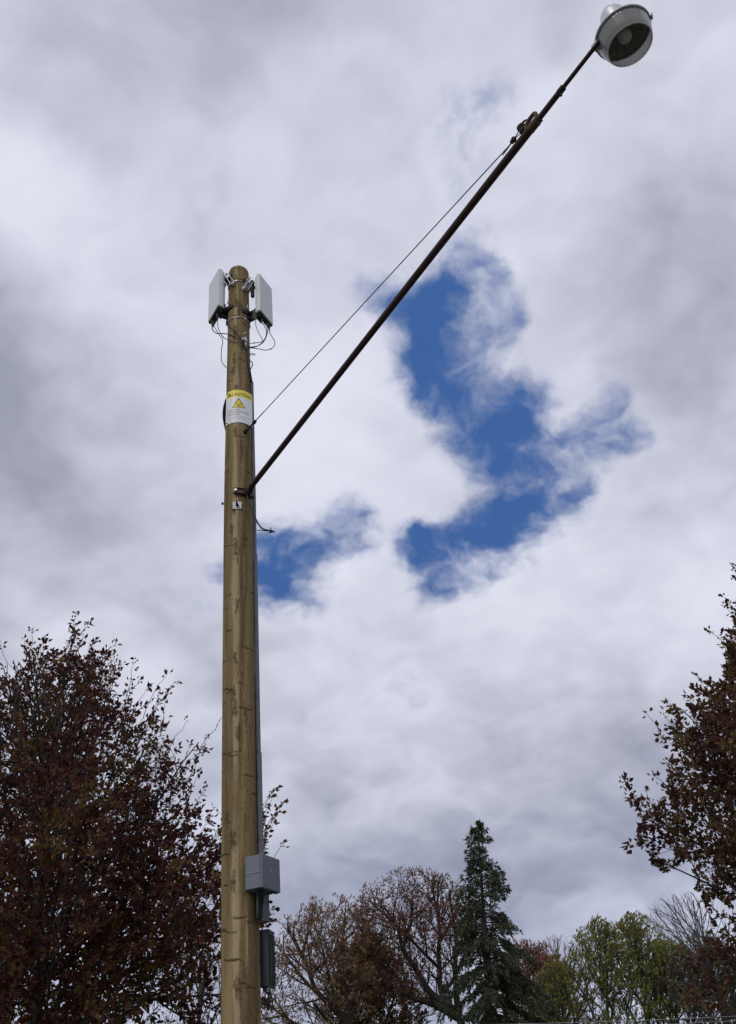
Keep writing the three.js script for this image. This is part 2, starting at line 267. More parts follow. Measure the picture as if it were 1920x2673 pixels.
// ---------------------------------------------------------------- signs on the pole
function signSheet(h0, h1, a0, a1, lift, corner = 0.02) {         // a bent sheet; the outline has rounded corners
  const NX = 40, NY = 24, pos = [], uv = [], idx = [];
  for (const side of [0, 1]) for (let j = 0; j <= NY; j++) for (let i = 0; i <= NX; i++) {
    let u = i / NX, v = j / NY; const w = (a1 - a0) * D2R * 0.155, H = h1 - h0; let x = (u - 0.5) * w, y = (v - 0.5) * H;
    const ex = Math.abs(x) - (w / 2 - corner), ey = Math.abs(y) - (H / 2 - corner);
    if (ex > 0 && ey > 0) { const k = Math.max(ex, ey) / Math.hypot(ex, ey); x -= Math.sign(x) * ex * (1 - k); y -= Math.sign(y) * ey * (1 - k); u = x / w + 0.5; v = y / H + 0.5; }
    const h = h0 + v * H, p = around(h, mix(a0, a1, u), lift(u, v) - side * 0.002);
    pos.push(p.x, p.y, p.z); uv.push(u, v);
  }
  const S = (NX + 1) * (NY + 1);
  for (let j = 0; j < NY; j++) for (let i = 0; i < NX; i++) { const k = j * (NX + 1) + i; idx.push(k, k + 1, k + NX + 1, k + 1, k + NX + 2, k + NX + 1); idx.push(S + k, S + k + NX + 1, S + k + 1, S + k + 1, S + k + NX + 1, S + k + NX + 2); }
  const edge = []; for (let i = 0; i <= NX; i++) edge.push(i); for (let j = 1; j <= NY; j++) edge.push(j * (NX + 1) + NX); for (let i = NX - 1; i >= 0; i--) edge.push(NY * (NX + 1) + i); for (let j = NY - 1; j > 0; j--) edge.push(j * (NX + 1));
  edge.forEach((k, q) => { const m = edge[(q + 1) % edge.length]; idx.push(k, S + k, m, m, S + k, S + m); });
  const g = new THREE.BufferGeometry(); g.setAttribute('position', new THREE.Float32BufferAttribute(pos, 3)); g.setAttribute('uv', new THREE.Float32BufferAttribute(uv, 2)); g.setIndex(idx); g.computeVertexNormals(); return g;
}
{
  const cv = document.createElement('canvas'); cv.width = 640; cv.height = 760; const c = cv.getContext('2d');
  c.fillStyle = '#e9e9ea'; c.fillRect(0, 0, 640, 760);
  c.fillStyle = '#f3df3c'; c.fillRect(0, 0, 640, 168);
  c.strokeStyle = '#b9b9bb'; c.lineWidth = 3; c.strokeRect(10, 10, 620, 740);
  const ink = '#26241c';
  c.fillStyle = ink; c.beginPath(); c.moveTo(105, 42); c.lineTo(163, 136); c.lineTo(47, 136); c.closePath(); c.fill();
  c.fillStyle = '#f3df3c'; c.font = 'bold 62px sans-serif'; c.textAlign = 'center'; c.fillText('!', 105, 130);
  c.fillStyle = ink; c.font = 'bold 100px sans-serif'; c.textAlign = 'left'; c.fillText('CAUTION', 160, 140);
  c.beginPath(); c.moveTo(320, 190); c.lineTo(468, 418); c.lineTo(172, 418); c.closePath(); c.fillStyle = '#3a3822'; c.fill();
  c.beginPath(); c.moveTo(320, 218); c.lineTo(442, 404); c.lineTo(198, 404); c.closePath(); c.fillStyle = '#f0d62e'; c.fill();
  c.strokeStyle = ink; c.lineWidth = 6; c.fillStyle = ink;
  c.beginPath(); c.moveTo(320, 350); c.lineTo(338, 398); c.lineTo(302, 398); c.closePath(); c.fill();
  c.beginPath(); c.arc(320, 342, 9, 0, 7); c.fill();
  for (const s of [-1, 1]) for (const r of [24, 42, 60]) { c.beginPath(); if (s > 0) c.arc(320, 342, r, -0.75, 0.75); else c.arc(320, 342, r, Math.PI - 0.75, Math.PI + 0.75); c.stroke(); }
  c.fillStyle = '#26262c'; c.font = 'bold 35px sans-serif';
  ['Beyond this point:', 'Radio frequency fields at this', 'site may exceed FCC rules for', 'human exposure.'].forEach((t, i) => c.fillText(t, 46, 468 + i * 39));
  c.font = '21px sans-serif';
  ['For your safety, obey all posted signs and site guidelines', 'for working in radio frequency environments.', 'In accordance with FCC rules 47 CFR 1.1307(b)'].forEach((t, i) => c.fillText(t, 46, 622 + i * 27));
  c.fillStyle = '#6a6a70'; c.fillRect(46, 706, 520, 4);
  const tex = new THREE.CanvasTexture(cv); tex.colorSpace = THREE.SRGBColorSpace; tex.anisotropy = 8;
  const s = thing('caution_sign', 'white caution sign with yellow header and yellow triangle, bent round front of the pole', 'sign', around(8.11, 10, 0.01));
  part(s, 'sheet', signSheet(8.112, 8.606, -56, 74, (u, v) => 0.006 + 0.012 * Math.pow(Math.abs(u - 0.42) * 1.9, 2) + (u > 0.85 ? (u - 0.85) * 0.05 : 0)), new THREE.MeshStandardMaterial({ map: tex, roughness: 0.45 }));
  const scr = std(rgb(0.05, 0.05, 0.05), 0.5, 0.5);
  for (const [h, a] of [[8.578, -46], [8.575, 64], [8.135, -46], [8.135, 64]]) { const p = around(h, a, 0.012), n = outward(a); part(s, 'screw', rod(p, p.clone().addScaledVector(n, 0.009), 0.009, 0.007, 10), scr); }
  const r = thing('rear_sign', 'thin grey sign sheet seen edge-on, bulging from the left side of the pole', 'sign', around(8.13, -100, 0.01));
  part(r, 'sheet', signSheet(8.13, 8.61, -205, -84, (u, v) => 0.005 + 0.034 * Math.sin(Math.PI * clamp(v * 0.98 + 0.01)) * sstep(0, 0.45, u)), std(rgb(0.30, 0.30, 0.33), 0.6));
}

// ---------------------------------------------------------------- grey cable guard on the right side of the pole
const plasticGrey = std(rgb(0.125, 0.130, 0.150), 0.55), guardDark = std(rgb(0.10, 0.11, 0.115), 0.6), black = std(rgb(0.013, 0.013, 0.015), 0.55), cableGrey = std(rgb(0.055, 0.058, 0.068), 0.6);
function guardSection(h0, h1, deg, w, d, roundTop) {             // U section against the pole, following its curve
  const N = Math.max(4, Math.ceil((h1 - h0) / 0.3)), shape = [[-w / 2 - 0.012, 0], [-w / 2, 0.003], [-w / 2, d * 0.55], [-w * 0.42, d * 0.82], [-w * 0.25, d * 0.97], [0, d], [w * 0.25, d * 0.97], [w * 0.42, d * 0.82], [w / 2, d * 0.55], [w / 2, 0.003], [w / 2 + 0.012, 0]];
  const rows = []; for (let j = 0; j <= N; j++) rows.push([mix(h0, h1, j / N), 1]);
  if (roundTop) for (let j = 1; j <= 6; j++) rows.push([h1 + 0.03 * Math.sin(j / 6 * Math.PI / 2), Math.cos(j / 6 * Math.PI / 2) * 0.9 + 0.1]);
  const n = outward(deg), s = V(n.z, 0, -n.x), pos = [], idx = [], K = shape.length;
  for (const [h, k] of rows) for (const [x, y] of shape) { const p = around(Math.min(h, POLE_TOP), deg, 0); p.y = h; p.addScaledVector(s, x * (roundTop && k < 1 ? 0.5 + 0.5 * k : 1)).addScaledVector(n, -0.012 + (y + 0.012) * k); pos.push(p.x, p.y, p.z); }
  for (let j = 0; j < rows.length - 1; j++) for (let i = 0; i < K - 1; i++) { const a = j * K + i; idx.push(a, a + 1, a + K, a + 1, a + K + 1, a + K); }
  for (let i = 1; i < K - 1; i++) { idx.push(0, i + 1, i); const t = (rows.length - 1) * K; idx.push(t, t + i, t + i + 1); }
  const g = new THREE.BufferGeometry(); g.setAttribute('position', new THREE.Float32BufferAttribute(pos, 3)); g.setIndex(idx); const q = g.toNonIndexed(); q.computeVertexNormals(); return q;
}
{
  const t = thing('cable_guard', 'long narrow grey plastic cable guard running up the right side of the pole', 'cable guard', around(3.3, 98, 0.01));
  part(t, 'section', guardSection(6.372, 8.86, 98, 0.055, 0.034, true), plasticGrey);
  part(t, 'section', guardSection(4.268, 6.46, 98, 0.062, 0.040, false), plasticGrey);
  part(t, 'section', guardSection(3.36, 4.36, 98, 0.070, 0.047, false), plasticGrey);
  for (const h of [3.6, 4.14, 4.9, 5.7, 6.3, 6.8, 7.6, 8.3]) { const p = around(h, 80, 0.004); part(t, 'fixing', rod(p, p.clone().addScaledVector(outward(80), 0.012), 0.007, 0.007, 8), black); }
}

// ---------------------------------------------------------------- panel antennas
const white = std(rgb(0.70, 0.71, 0.72), 0.5), offWhite = std(rgb(0.60, 0.61, 0.62), 0.55), bracketDark = std(rgb(0.022, 0.027, 0.025), 0.55, 0.3), galvanised = std(rgb(0.46, 0.47, 0.49), 0.38, 0.85), under = std(rgb(0.075, 0.078, 0.07), 0.7), yellowGreen = std(rgb(0.22, 0.25, 0.10), 0.6), brass = std(rgb(0.45, 0.42, 0.36), 0.35, 0.8);
function antenna(label, near, deg, W, H, T, side, cables) {
  // near: lower corner of the face nearest the camera; the face runs away from it; side +1 right of the pole, -1 left
  const w = V(Math.sin(deg * D2R), 0, -Math.cos(deg * D2R)), up = V(-0.0555, 0.9985, 0).normalize();
  w.addScaledVector(up, -w.dot(up)).normalize();
  const n = side > 0 ? w.clone().cross(up) : up.clone().cross(w);           // outward from the face
  const xa = side > 0 ? w : w.clone().negate();
  const at = (x, y, z) => near.clone().addScaledVector(w, x).addScaledVector(up, y).addScaledVector(n, z);
  const t = thing('panel_antenna', label, 'antenna', at(W / 2, 0, -T / 2), 'panel antennas at the pole top');
  const body = part(t, 'radome', obox(at(W / 2, H / 2 + 0.012, -T * 0.36), xa, up, n, W, H - 0.012, T * 0.72, 0.008), white);
  part(t, 'back_shell', obox(at(W / 2, H / 2 - 0.004, -T * 0.85), xa, up, n, W - 0.016, H - 0.045, T * 0.27, 0.006), offWhite);
  for (const x of [0.06, W - 0.06]) part(t, 'back_rail', obox(at(x, H / 2, -T - 0.010), xa, up, n, 0.03, H - 0.08, 0.022, 0.003), offWhite);
  const plate = part(t, 'base_plate', obox(at(W / 2, 0.004, -T / 2), xa, up, n, W - 0.012, 0.026, T - 0.010, 0.004), under);
  for (let k = 0; k < 6; k++) { const p = at(0.045 + k * (W - 0.09) / 5, -0.010, -T / 2 + (k % 2 ? 0.012 : -0.010)); part(plate, 'socket', rod(p, p.clone().addScaledVector(up, -0.016), 0.011, 0.009, 10), k % 2 ? bracketDark : brass); }
  for (let k = 0; k < 2; k++) part(body, 'seam_clip', obox(at(k ? W : 0, H * 0.62, -T * 0.5), xa, up, n, 0.006, 0.03, 0.03, 0.002), offWhite);
  // brackets to the pole
  for (const [y, low] of [[H * 0.80, 0], [H * 0.06, 1]]) {
    const back = at(W * (low ? 0.30 : 0.42), y, -T), h = back.y, c = poleAxis(h), toward = Math.atan2(back.x - c.x, back.z - c.z) / D2R;
    const b = part(t, low ? 'lower_bracket' : 'upper_bracket', obox(back.clone().addScaledVector(n, -0.012), xa, up, n, 0.15, low ? 0.13 : 0.15, 0.026, 0.003), bracketDark);
    const sh = h - (low ? 0.02 : -0.02), mid = toward + (side > 0 ? -14 : 14);
    const saddle = []; for (let q = -46; q <= 46; q += 7) saddle.push(around(sh + (low ? 0 : 0.02), mid + q, 0.010));
    part(b, 'saddle', mergeGeometries([tube(saddle, 0.012, 30, 6), tube(saddle.map(p => p.clone().add(V(0, -0.035, 0))), 0.012, 30, 6), tube(saddle.map(p => p.clone().add(V(0, -0.0175, 0))), 0.013, 30, 6)]), bracketDark);
    const arms = [];
    for (const q of [-24, 20]) { const a = around(sh, mid + q, 0.008), e = back.clone().addScaledVector(w, q > 0 === side > 0 ? -0.045 : 0.045); arms.push(rod(a, e, low ? 0.024 : 0.018, low ? 0.030 : 0.018, 8)); }
    if (low) { const a = around(sh - 0.10, mid - 20, 0.004), e = back.clone().add(V(0, -0.02, 0)); arms.push(rod(a, e, 0.013, 0.018, 8)); arms.push(obox(a.clone().lerp(e, 0.5).add(V(0, 0.03, 0)), xa, up, n, 0.03, 0.17, 0.10, 0.004)); }
    part(b, 'arm', mergeGeometries(arms.map(g => g.index ? g.toNonIndexed() : g).map(g => { g.deleteAttribute('uv'); return g; })), bracketDark);
    if (!low) {   // galvanised tilt links and a dark clevis
      const a = around(sh + 0.03, mid - 30 * side, 0.055), d = V(0.10 * -side, -0.205, 0.03);
      for (const [dx, s] of [[0, 1], [0.035 * side, 0.82]]) { const p0 = a.clone().add(V(dx, -dx * 0.4 * side, -Math.abs(dx))), e = p0.clone().addScaledVector(d, side > 0 ? s : -s * 0 + s * 1); if (side < 0) e.x = p0.x + 0.09 * s; else e.x = p0.x - 0.055 * s; const lat = V(0.020, 0.006, 0.01); part(b, 'link', tube([p0.clone().add(lat), p0.clone().lerp(e, 0.5).add(lat), e.clone().add(lat), e.clone().add(V(0, -0.022, 0)), e.clone().sub(lat), p0.clone().lerp(e, 0.5).sub(lat), p0.clone().sub(lat), p0.clone().add(V(0, 0.022, 0))], 0.0065, 60, 7, true), galvanised); for (const [q, r] of [[p0, 0.014], [e, 0.016]]) part(b, 'bolt', ball(q, r), s === 1 ? galvanised : bracketDark); }
      const k = a.clone().add(V(0.03 * side, -0.10, -0.07)); part(b, 'clevis', rod(k.clone().add(V(0, 0.12, 0)), k.clone().add(V(0.02 * side, -0.16, 0)), 0.032, 0.024, 8), bracketDark);
    } else part(b, 'lug', obox(around(sh + 0.07, mid - 24 * side, 0.03), xa, up, n, 0.03, 0.05, 0.008, 0.003), galvanised);
  }
  for (const [pts, r, m, beads] of cables) { const cb = part(t, 'cable', tube(pts, r, pts.length * 10, 7), m); for (const q of beads || []) part(cb, 'tie', ball(V(...pts[q]), 0.0095), black); const s0 = V(...pts[0]); part(cb, 'plug', rod(s0.clone().add(V(0, 0.045, 0)), s0.clone().add(V(0, -0.03, 0)), 0.013, 0.010, 10), black); }
  return t;
}
antenna('white flat panel antenna on the left side of the pole top', V(-1.778, 10.03, -7.615), -32, 0.325, 0.70, 0.09, -1, [
  [[[-1.882,9.949,-7.83],[-1.872,9.848,-7.83],[-1.812,9.742,-7.8],[-1.658,9.597,-7.68],[-1.52,9.452,-7.6],[-1.438,9.38,-7.6],[-1.393,9.316,-7.64]], 0.0065, black],
  [[[-1.799,9.966,-7.72],[-1.775,9.757,-7.72],[-1.694,9.56,-7.7],[-1.559,9.399,-7.615],[-1.455,9.346,-7.605],[-1.397,9.296,-7.64]], 0.0050, cableGrey, [2]],
  [[[-1.862,9.909,-7.82],[-1.78,9.726,-7.8],[-1.718,9.59,-7.78],[-1.722,9.424,-7.78],[-1.705,9.232,-7.78],[-1.644,9.125,-7.78]], 0.0050, cableGrey],
  [[[-1.66,9.759,-7.66],[-1.59,9.626,-7.61],[-1.524,9.528,-7.6],[-1.442,9.431,-7.63]], 0.0050, black, [2]]]);
antenna('white flat panel antenna on the right side of the pole top', V(-1.250, 9.945, -7.64), 25.6, 0.303, 0.69, 0.078, 1, [
  [[[-1.302,9.895,-7.67],[-1.306,9.752,-7.67],[-1.259,9.581,-7.67],[-1.208,9.45,-7.68],[-1.308,9.424,-7.68],[-1.395,9.396,-7.66]], 0.0050, yellowGreen, [4]],
  [[[-1.249,9.859,-7.74],[-1.183,9.72,-7.74],[-1.179,9.593,-7.74],[-1.224,9.484,-7.74],[-1.294,9.378,-7.7],[-1.40,9.314,-7.66]], 0.0060, cableGrey],
  [[[-1.174,9.839,-7.8],[-1.172,9.725,-7.8],[-1.207,9.551,-7.78],[-1.278,9.411,-7.72],[-1.40,9.334,-7.66]], 0.0060, cableGrey],
  [[[-1.158,9.837,-7.84],[-1.147,9.751,-7.84],[-1.085,9.606,-7.84],[-1.087,9.522,-7.84],[-1.124,9.464,-7.83],[-1.189,9.418,-7.8],[-1.263,9.402,-7.76],[-1.40,9.355,-7.68]], 0.0050, cableGrey, [4]],
  [[[-1.39,9.296,-7.74],[-1.341,9.291,-7.75],[-1.303,9.308,-7.76],[-1.327,9.316,-7.75],[-1.39,9.299,-7.74]], 0.0048, cableGrey],
  [[[-1.39,9.223,-7.76],[-1.341,9.208,-7.78],[-1.33,9.147,-7.78],[-1.36,9.068,-7.78]], 0.0060, black]]);
for (const [h, label] of [[10.49, 'upper of two thin bright steel straps round the pole top'], [9.82, 'lower of two thin bright steel straps round the pole, level with antenna bases']]) {
  const ring = []; for (let a = 0; a < 360; a += 10) ring.push(around(h + 0.006 * Math.sin(a * 3 * D2R), a, 0.004));
  const t = thing('steel_strap', label, 'strap', around(h, 0, 0), 'steel straps round the pole top');
  part(t, 'band', tube(ring, 0.0075, 120, 6, true), galvanised);
  for (const a of [h > 10 ? -6 : 4, 44]) part(t, 'buckle', obox(around(h, a, 0.008), V(outward(a).z, 0, -outward(a).x), V(0, 1, 0), outward(a), 0.028, 0.022, 0.012, 0.003), galvanised);
}
{
  const t = thing('cable_clamp', 'small bright metal clamp gathering the antenna cables on the pole', 'clamp', around(9.32, 40, 0.01));
  const n = outward(42), s = V(n.z, 0, -n.x);
  part(t, 'plate', obox(around(9.40, 42, 0.012), s, poleUp, n, 0.030, 0.20, 0.010, 0.003), galvanised);
  part(t, 'hook', tube([around(9.46, 30, 0.02), around(9.50, 26, 0.045), around(9.53, 32, 0.04), around(9.56, 40, 0.035)], 0.0055, 24, 7), galvanised);
  part(t, 'jaw', obox(around(9.43, 34, 0.022), s, poleUp, n, 0.075, 0.032, 0.022, 0.005), offWhite);
  part(t, 'down_cable', tube([around(9.36, 50, 0.02), around(9.2, 56, 0.012), around(9.0, 66, 0.012), around(8.86, 84, 0.014)], 0.013, 30, 8), black);
}
// ---------------------------------------------------------------- street lamp on its long pipe arm
const rustTex = dataTex(256, 256, (i, j, o) => { const n = fbm(i / 20, j / 9, 5), t = clamp(0.5 + n); o[0] = mix(0.024, 0.058, t); o[1] = mix(0.013, 0.024, t); o[2] = mix(0.012, 0.019, t); });
rustTex.repeat.set(1, 9);
const rustArm = std(0xffffff, 0.75, 0.15, { map: rustTex }), rustBright = std(rgb(0.17, 0.085, 0.045), 0.8, 0.1), rustOchre = std(rgb(0.095, 0.055, 0.026), 0.85), rustDark = std(rgb(0.035, 0.020, 0.017), 0.8, 0.1);
const ARM0 = V(-1.27, 7.15, -7.61), ARM1 = V(1.783, 8.042, -3.459), onArm = (t, up = 0) => ARM0.clone().lerp(ARM1, t).add(V(0, up, 0)), armDir = ARM1.clone().sub(ARM0).normalize();
{
  const t = thing('street_lamp', 'aluminium street lamp with open lens on a long rusty pipe arm', 'street lamp', ARM0);
  const arm = part(t, 'arm', rod(ARM0.clone().addScaledVector(armDir, -0.05), onArm(0.880), 0.0285, 0.033, 24), rustArm);
  part(arm, 'arm_extension', rod(onArm(0.86), onArm(0.934), 0.0235, 0.0235, 20), rustArm);
  part(arm, 'arm_tip', rod(onArm(0.925), onArm(1.012), 0.0165, 0.0165, 18), rustArm);
  part(arm, 'collar', mergeGeometries([rod(onArm(0.926), onArm(0.936), 0.0265, 0.025, 18), rod(onArm(0.928), onArm(0.928, -0.048), 0.008, 0.008, 8), ball(onArm(0.928, -0.05), 0.011)]), rustDark);
  part(arm, 'end_collar', rod(onArm(0.862), onArm(0.884), 0.0365, 0.035, 20), rustOchre);
  part(arm, 'set_screw', mergeGeometries([rod(onArm(0.880), onArm(0.880, -0.055), 0.009, 0.009, 8), ball(onArm(0.880, -0.055), 0.013)]), rustDark);
  const clamp0 = part(t, 'pole_clamp', signSheet(7.112, 7.180, -8, 66, () => 0.016, 0.012), rustBright);
  const lip = []; for (let a = -8; a <= 66; a += 6) lip.push(around(7.112, a, 0.026)); part(clamp0, 'clamp_lip', tube(lip, 0.011, 30, 6), rustDark);
  const lip2 = lip.map(p => p.clone().add(V(0, 0.066, 0))); part(clamp0, 'clamp_lip', tube(lip2, 0.007, 30, 6), rustDark);
  part(clamp0, 'bolt', rod(around(7.147, -1, 0.012), around(7.147, -1, 0.045), 0.017, 0.016, 10), galvanised);
  part(clamp0, 'bolt', rod(around(7.12, 61, 0.012), around(7.11, 61, 0.045), 0.018, 0.018, 6), rustDark);
  part(clamp0, 'socket', rod(around(7.13, 44, 0.0), ARM0.clone().addScaledVector(armDir, 0.10), 0.034, 0.030, 18), rustDark);
  // lamp head
  const C = V(1.989, 8.118, -3.408), A = V(-0.178, 0.982, 0.062).normalize();
  const alu = std(rgb(0.60, 0.60, 0.62), 0.36, 0.75), aluDull = std(rgb(0.48, 0.48, 0.49), 0.5, 0.6);
  const head = part(t, 'housing', lathe([[0.203, 0.004], [0.200, 0.016], [0.175, 0.026], [0.135, 0.045], [0.108, 0.062], [0.100, 0.080], [0.098, 0.14], [0.101, 0.145], [0.101, 0.152], [0.097, 0.156], [0.094, 0.215], [0.084, 0.245], [0.062, 0.262], [0.04, 0.268], [0.0005, 0.27]], C, A, 56), alu);
  part(head, 'photocell', lathe([[0.040, 0.262], [0.040, 0.305], [0.034, 0.318], [0.0005, 0.322]], C, A, 24), aluDull);
  part(head, 'rim', lathe([[0.196, -0.010], [0.208, -0.012], [0.212, -0.004], [0.212, 0.004], [0.204, 0.010], [0.196, 0.006]], C, A, 64), aluDull);
  const lens = new THREE.MeshPhysicalMaterial({ color: rgb(0.66, 0.65, 0.62), roughness: 0.28, transmission: 0.72, thickness: 0, clearcoat: 0.6, clearcoatRoughness: 0.15 });
  {
    const prof = [[0.198, -0.008], [0.196, -0.030], [0.190, -0.060], [0.184, -0.090], [0.178, -0.115], [0.171, -0.135], [0.166, -0.150], [0.165, -0.156]], N = 144, pos = [], idx = [], full = [];
    for (let k = 0; k < prof.length - 1; k++) for (let q = 0; q < 4; q++) full.push([mix(prof[k][0], prof[k + 1][0], q / 4), mix(prof[k][1], prof[k + 1][1], q / 4)]); full.push(prof[prof.length - 1]);
    const ring = [...full.map(([r, y], k) => [r + 0.0016 * (k % 2), y, 1]), ...full.slice().reverse().map(([r, y]) => [r - 0.005, y, 0])];
    ring.forEach(([r, y, outer]) => { for (let i = 0; i <= N; i++) { const a = i / N * 2 * Math.PI, rr = r + (outer ? 0.0012 * Math.cos(a * 36) : 0); pos.push(rr * Math.cos(a), y, rr * Math.sin(a)); } });
    for (let j = 0; j < ring.length - 1; j++) for (let i = 0; i < N; i++) { const k = j * (N + 1) + i; idx.push(k, k + N + 1, k + 1, k + 1, k + N + 1, k + N + 2); }
    const g = new THREE.BufferGeometry(); g.setAttribute('position', new THREE.Float32BufferAttribute(pos, 3)); g.setIndex(idx); g.computeVertexNormals();
    g.applyQuaternion(new THREE.Quaternion().setFromUnitVectors(V(0, 1, 0), A)); g.translate(C.x, C.y, C.z);
    part(t, 'lens', g, lens, { label: 'grey ribbed plastic lens bucket, open at the bottom' });
  }
  part(head, 'reflector', lathe([[0.190, -0.004], [0.165, 0.004], [0.150, 0.020], [0.120, 0.040], [0.06, 0.052], [0.0005, 0.054]], C, A, 48), std(rgb(0.21, 0.20, 0.165), 0.6, 0.2));
  for (let k = 0; k < 16; k++) { const a = k / 16 * 2 * Math.PI, e1 = V(1, 0, 0).addScaledVector(A, -A.x).normalize(), e2 = A.clone().cross(e1), d = e1.multiplyScalar(Math.cos(a)).addScaledVector(e2, Math.sin(a)); part(head, 'reflector_rib', rod(C.clone().addScaledVector(d, 0.158).addScaledVector(A, 0.004), C.clone().addScaledVector(d, 0.07).addScaledVector(A, 0.047), 0.0035, 0.0025, 6), std(rgb(0.16, 0.155, 0.13), 0.6)); }
  part(t, 'bulb', lathe([[0.0005, -0.088], [0.02, -0.085], [0.038, -0.075], [0.050, -0.056], [0.053, -0.035], [0.048, -0.012], [0.036, 0.012], [0.026, 0.04], [0.026, 0.052]], C, A, 32), new THREE.MeshPhysicalMaterial({ color: rgb(0.50, 0.48, 0.44), roughness: 0.35, clearcoat: 0.5 }));
  part(t, 'lamp_socket', lathe([[0.0005, 0.02], [0.034, 0.022], [0.034, 0.054]], C, A, 24), std(rgb(0.03, 0.03, 0.03), 0.7));
  { const d = V(0.637, 0.633, 0.435); d.addScaledVector(A, -d.dot(A)).normalize(); const s = A.clone().cross(d); part(head, 'latch', mergeGeometries([obox(C.clone().addScaledVector(d, 0.214), s, A, d, 0.042, 0.030, 0.022, 0.005), obox(C.clone().addScaledVector(d, 0.224).addScaledVector(A, 0.014), s, A, d, 0.026, 0.012, 0.016, 0.004)]), aluDull); }
  part(head, 'arm_clamp', obox(C.clone().lerp(ARM1, 0.86).addScaledVector(A, 0.012), armDir, A, armDir.clone().cross(A).normalize(), 0.10, 0.045, 0.06, 0.010), aluDull);
  // loose lead hanging from the arm root
  const lead = part(t, 'loose_lead', tube([[-1.274, 7.10, -7.61], [-1.247, 6.993, -7.58], [-1.188, 6.843, -7.6], [-1.136, 6.72, -7.6], [-1.088, 6.658, -7.6], [-1.034, 6.638, -7.6], [-1.003, 6.627, -7.6]], 0.0085, 70, 8), black);
  part(lead, 'thin_wire', tube([[-1.01, 6.625, -7.6], [-1.098, 6.654, -7.62], [-1.165, 6.692, -7.66], [-1.175, 6.80, -7.69], [-1.195, 6.87, -7.69]], 0.004, 40, 6), cableGrey);
  part(lead, 'splice', mergeGeometries([ball(V(-1.0, 6.626, -7.6), 0.017), rod([-1.004, 6.64, -7.6], [-1.012, 6.675, -7.6], 0.006, 0.005, 6), rod([-0.992, 6.622, -7.6], [-0.965, 6.618, -7.6], 0.008, 0.010, 6), rod([-1.005, 6.612, -7.6], [-1.022, 6.60, -7.59], 0.007, 0.006, 6)]), black);
}
{
  const top = onArm(0.822, 0.115), eye = around(7.994, 36.5, 0.004), pin = around(8.02, 42, 0.055), d = top.clone().sub(pin).normalize();
  const t = thing('stay_wire', 'thin steel stay wire from the pole up to the lamp arm', 'wire', eye);
  part(t, 'strand', rod(pin, top, 0.0048, 0.0048, 8), std(rgb(0.06, 0.062, 0.075), 0.55, 0.4));
  part(t, 'eye_bolt', mergeGeometries([rod(eye, pin, 0.020, 0.012, 10), ball(eye, 0.028), ball(eye.clone().lerp(pin, 0.5), 0.021)]), rustDark);
  part(t, 'wire_clip', mergeGeometries([ball(pin.clone().addScaledVector(d, 0.12), 0.022, 1, 1, 1), ball(pin.clone().addScaledVector(d, 0.145), 0.018), rod(pin, pin.clone().addScaledVector(d, 0.14), 0.010, 0.010, 8)]), rustDark);
  part(t, 'wire_tail', rod(pin.clone().addScaledVector(d, 0.15), pin.clone().addScaledVector(d, 0.33).add(V(0, 0.006, 0)), 0.0062, 0.0042, 8), cableGrey);
  const c1 = onArm(0.830, 0.120); part(t, 'wire_clip', mergeGeometries([ball(c1, 0.023, 1, 1.2, 1), ball(c1.clone().addScaledVector(armDir, -0.02), 0.019)]), rustDark);
  part(t, 'wire_tail', rod(c1, onArm(0.803, 0.106), 0.0068, 0.005, 8), cableGrey);
  for (const [q, u] of [[0.847, 0.150], [0.850, 0.085]]) { const p = onArm(q, u); part(t, 'thimble', mergeGeometries([ball(p, 0.032, 1, 1, 1), ball(p.clone().addScaledVector(armDir, 0.015), 0.029)]), rustDark); part(t, 'bridle_wire', rod(c1, p, 0.0045, 0.0045, 6), cableGrey); part(t, 'hook_rod', tube([p, onArm(q + 0.008, u * 0.9 + 0.04), onArm(0.864, 0.115 + (u - 0.11) * 0.4)], 0.0085, 16, 8), rustDark); }
  part(t, 'arm_hook', tube([onArm(0.856, 0.035), onArm(0.857, 0.085), onArm(0.865, 0.118), onArm(0.877, 0.112), onArm(0.880, 0.03)], 0.017, 40, 8), rustOchre);
}

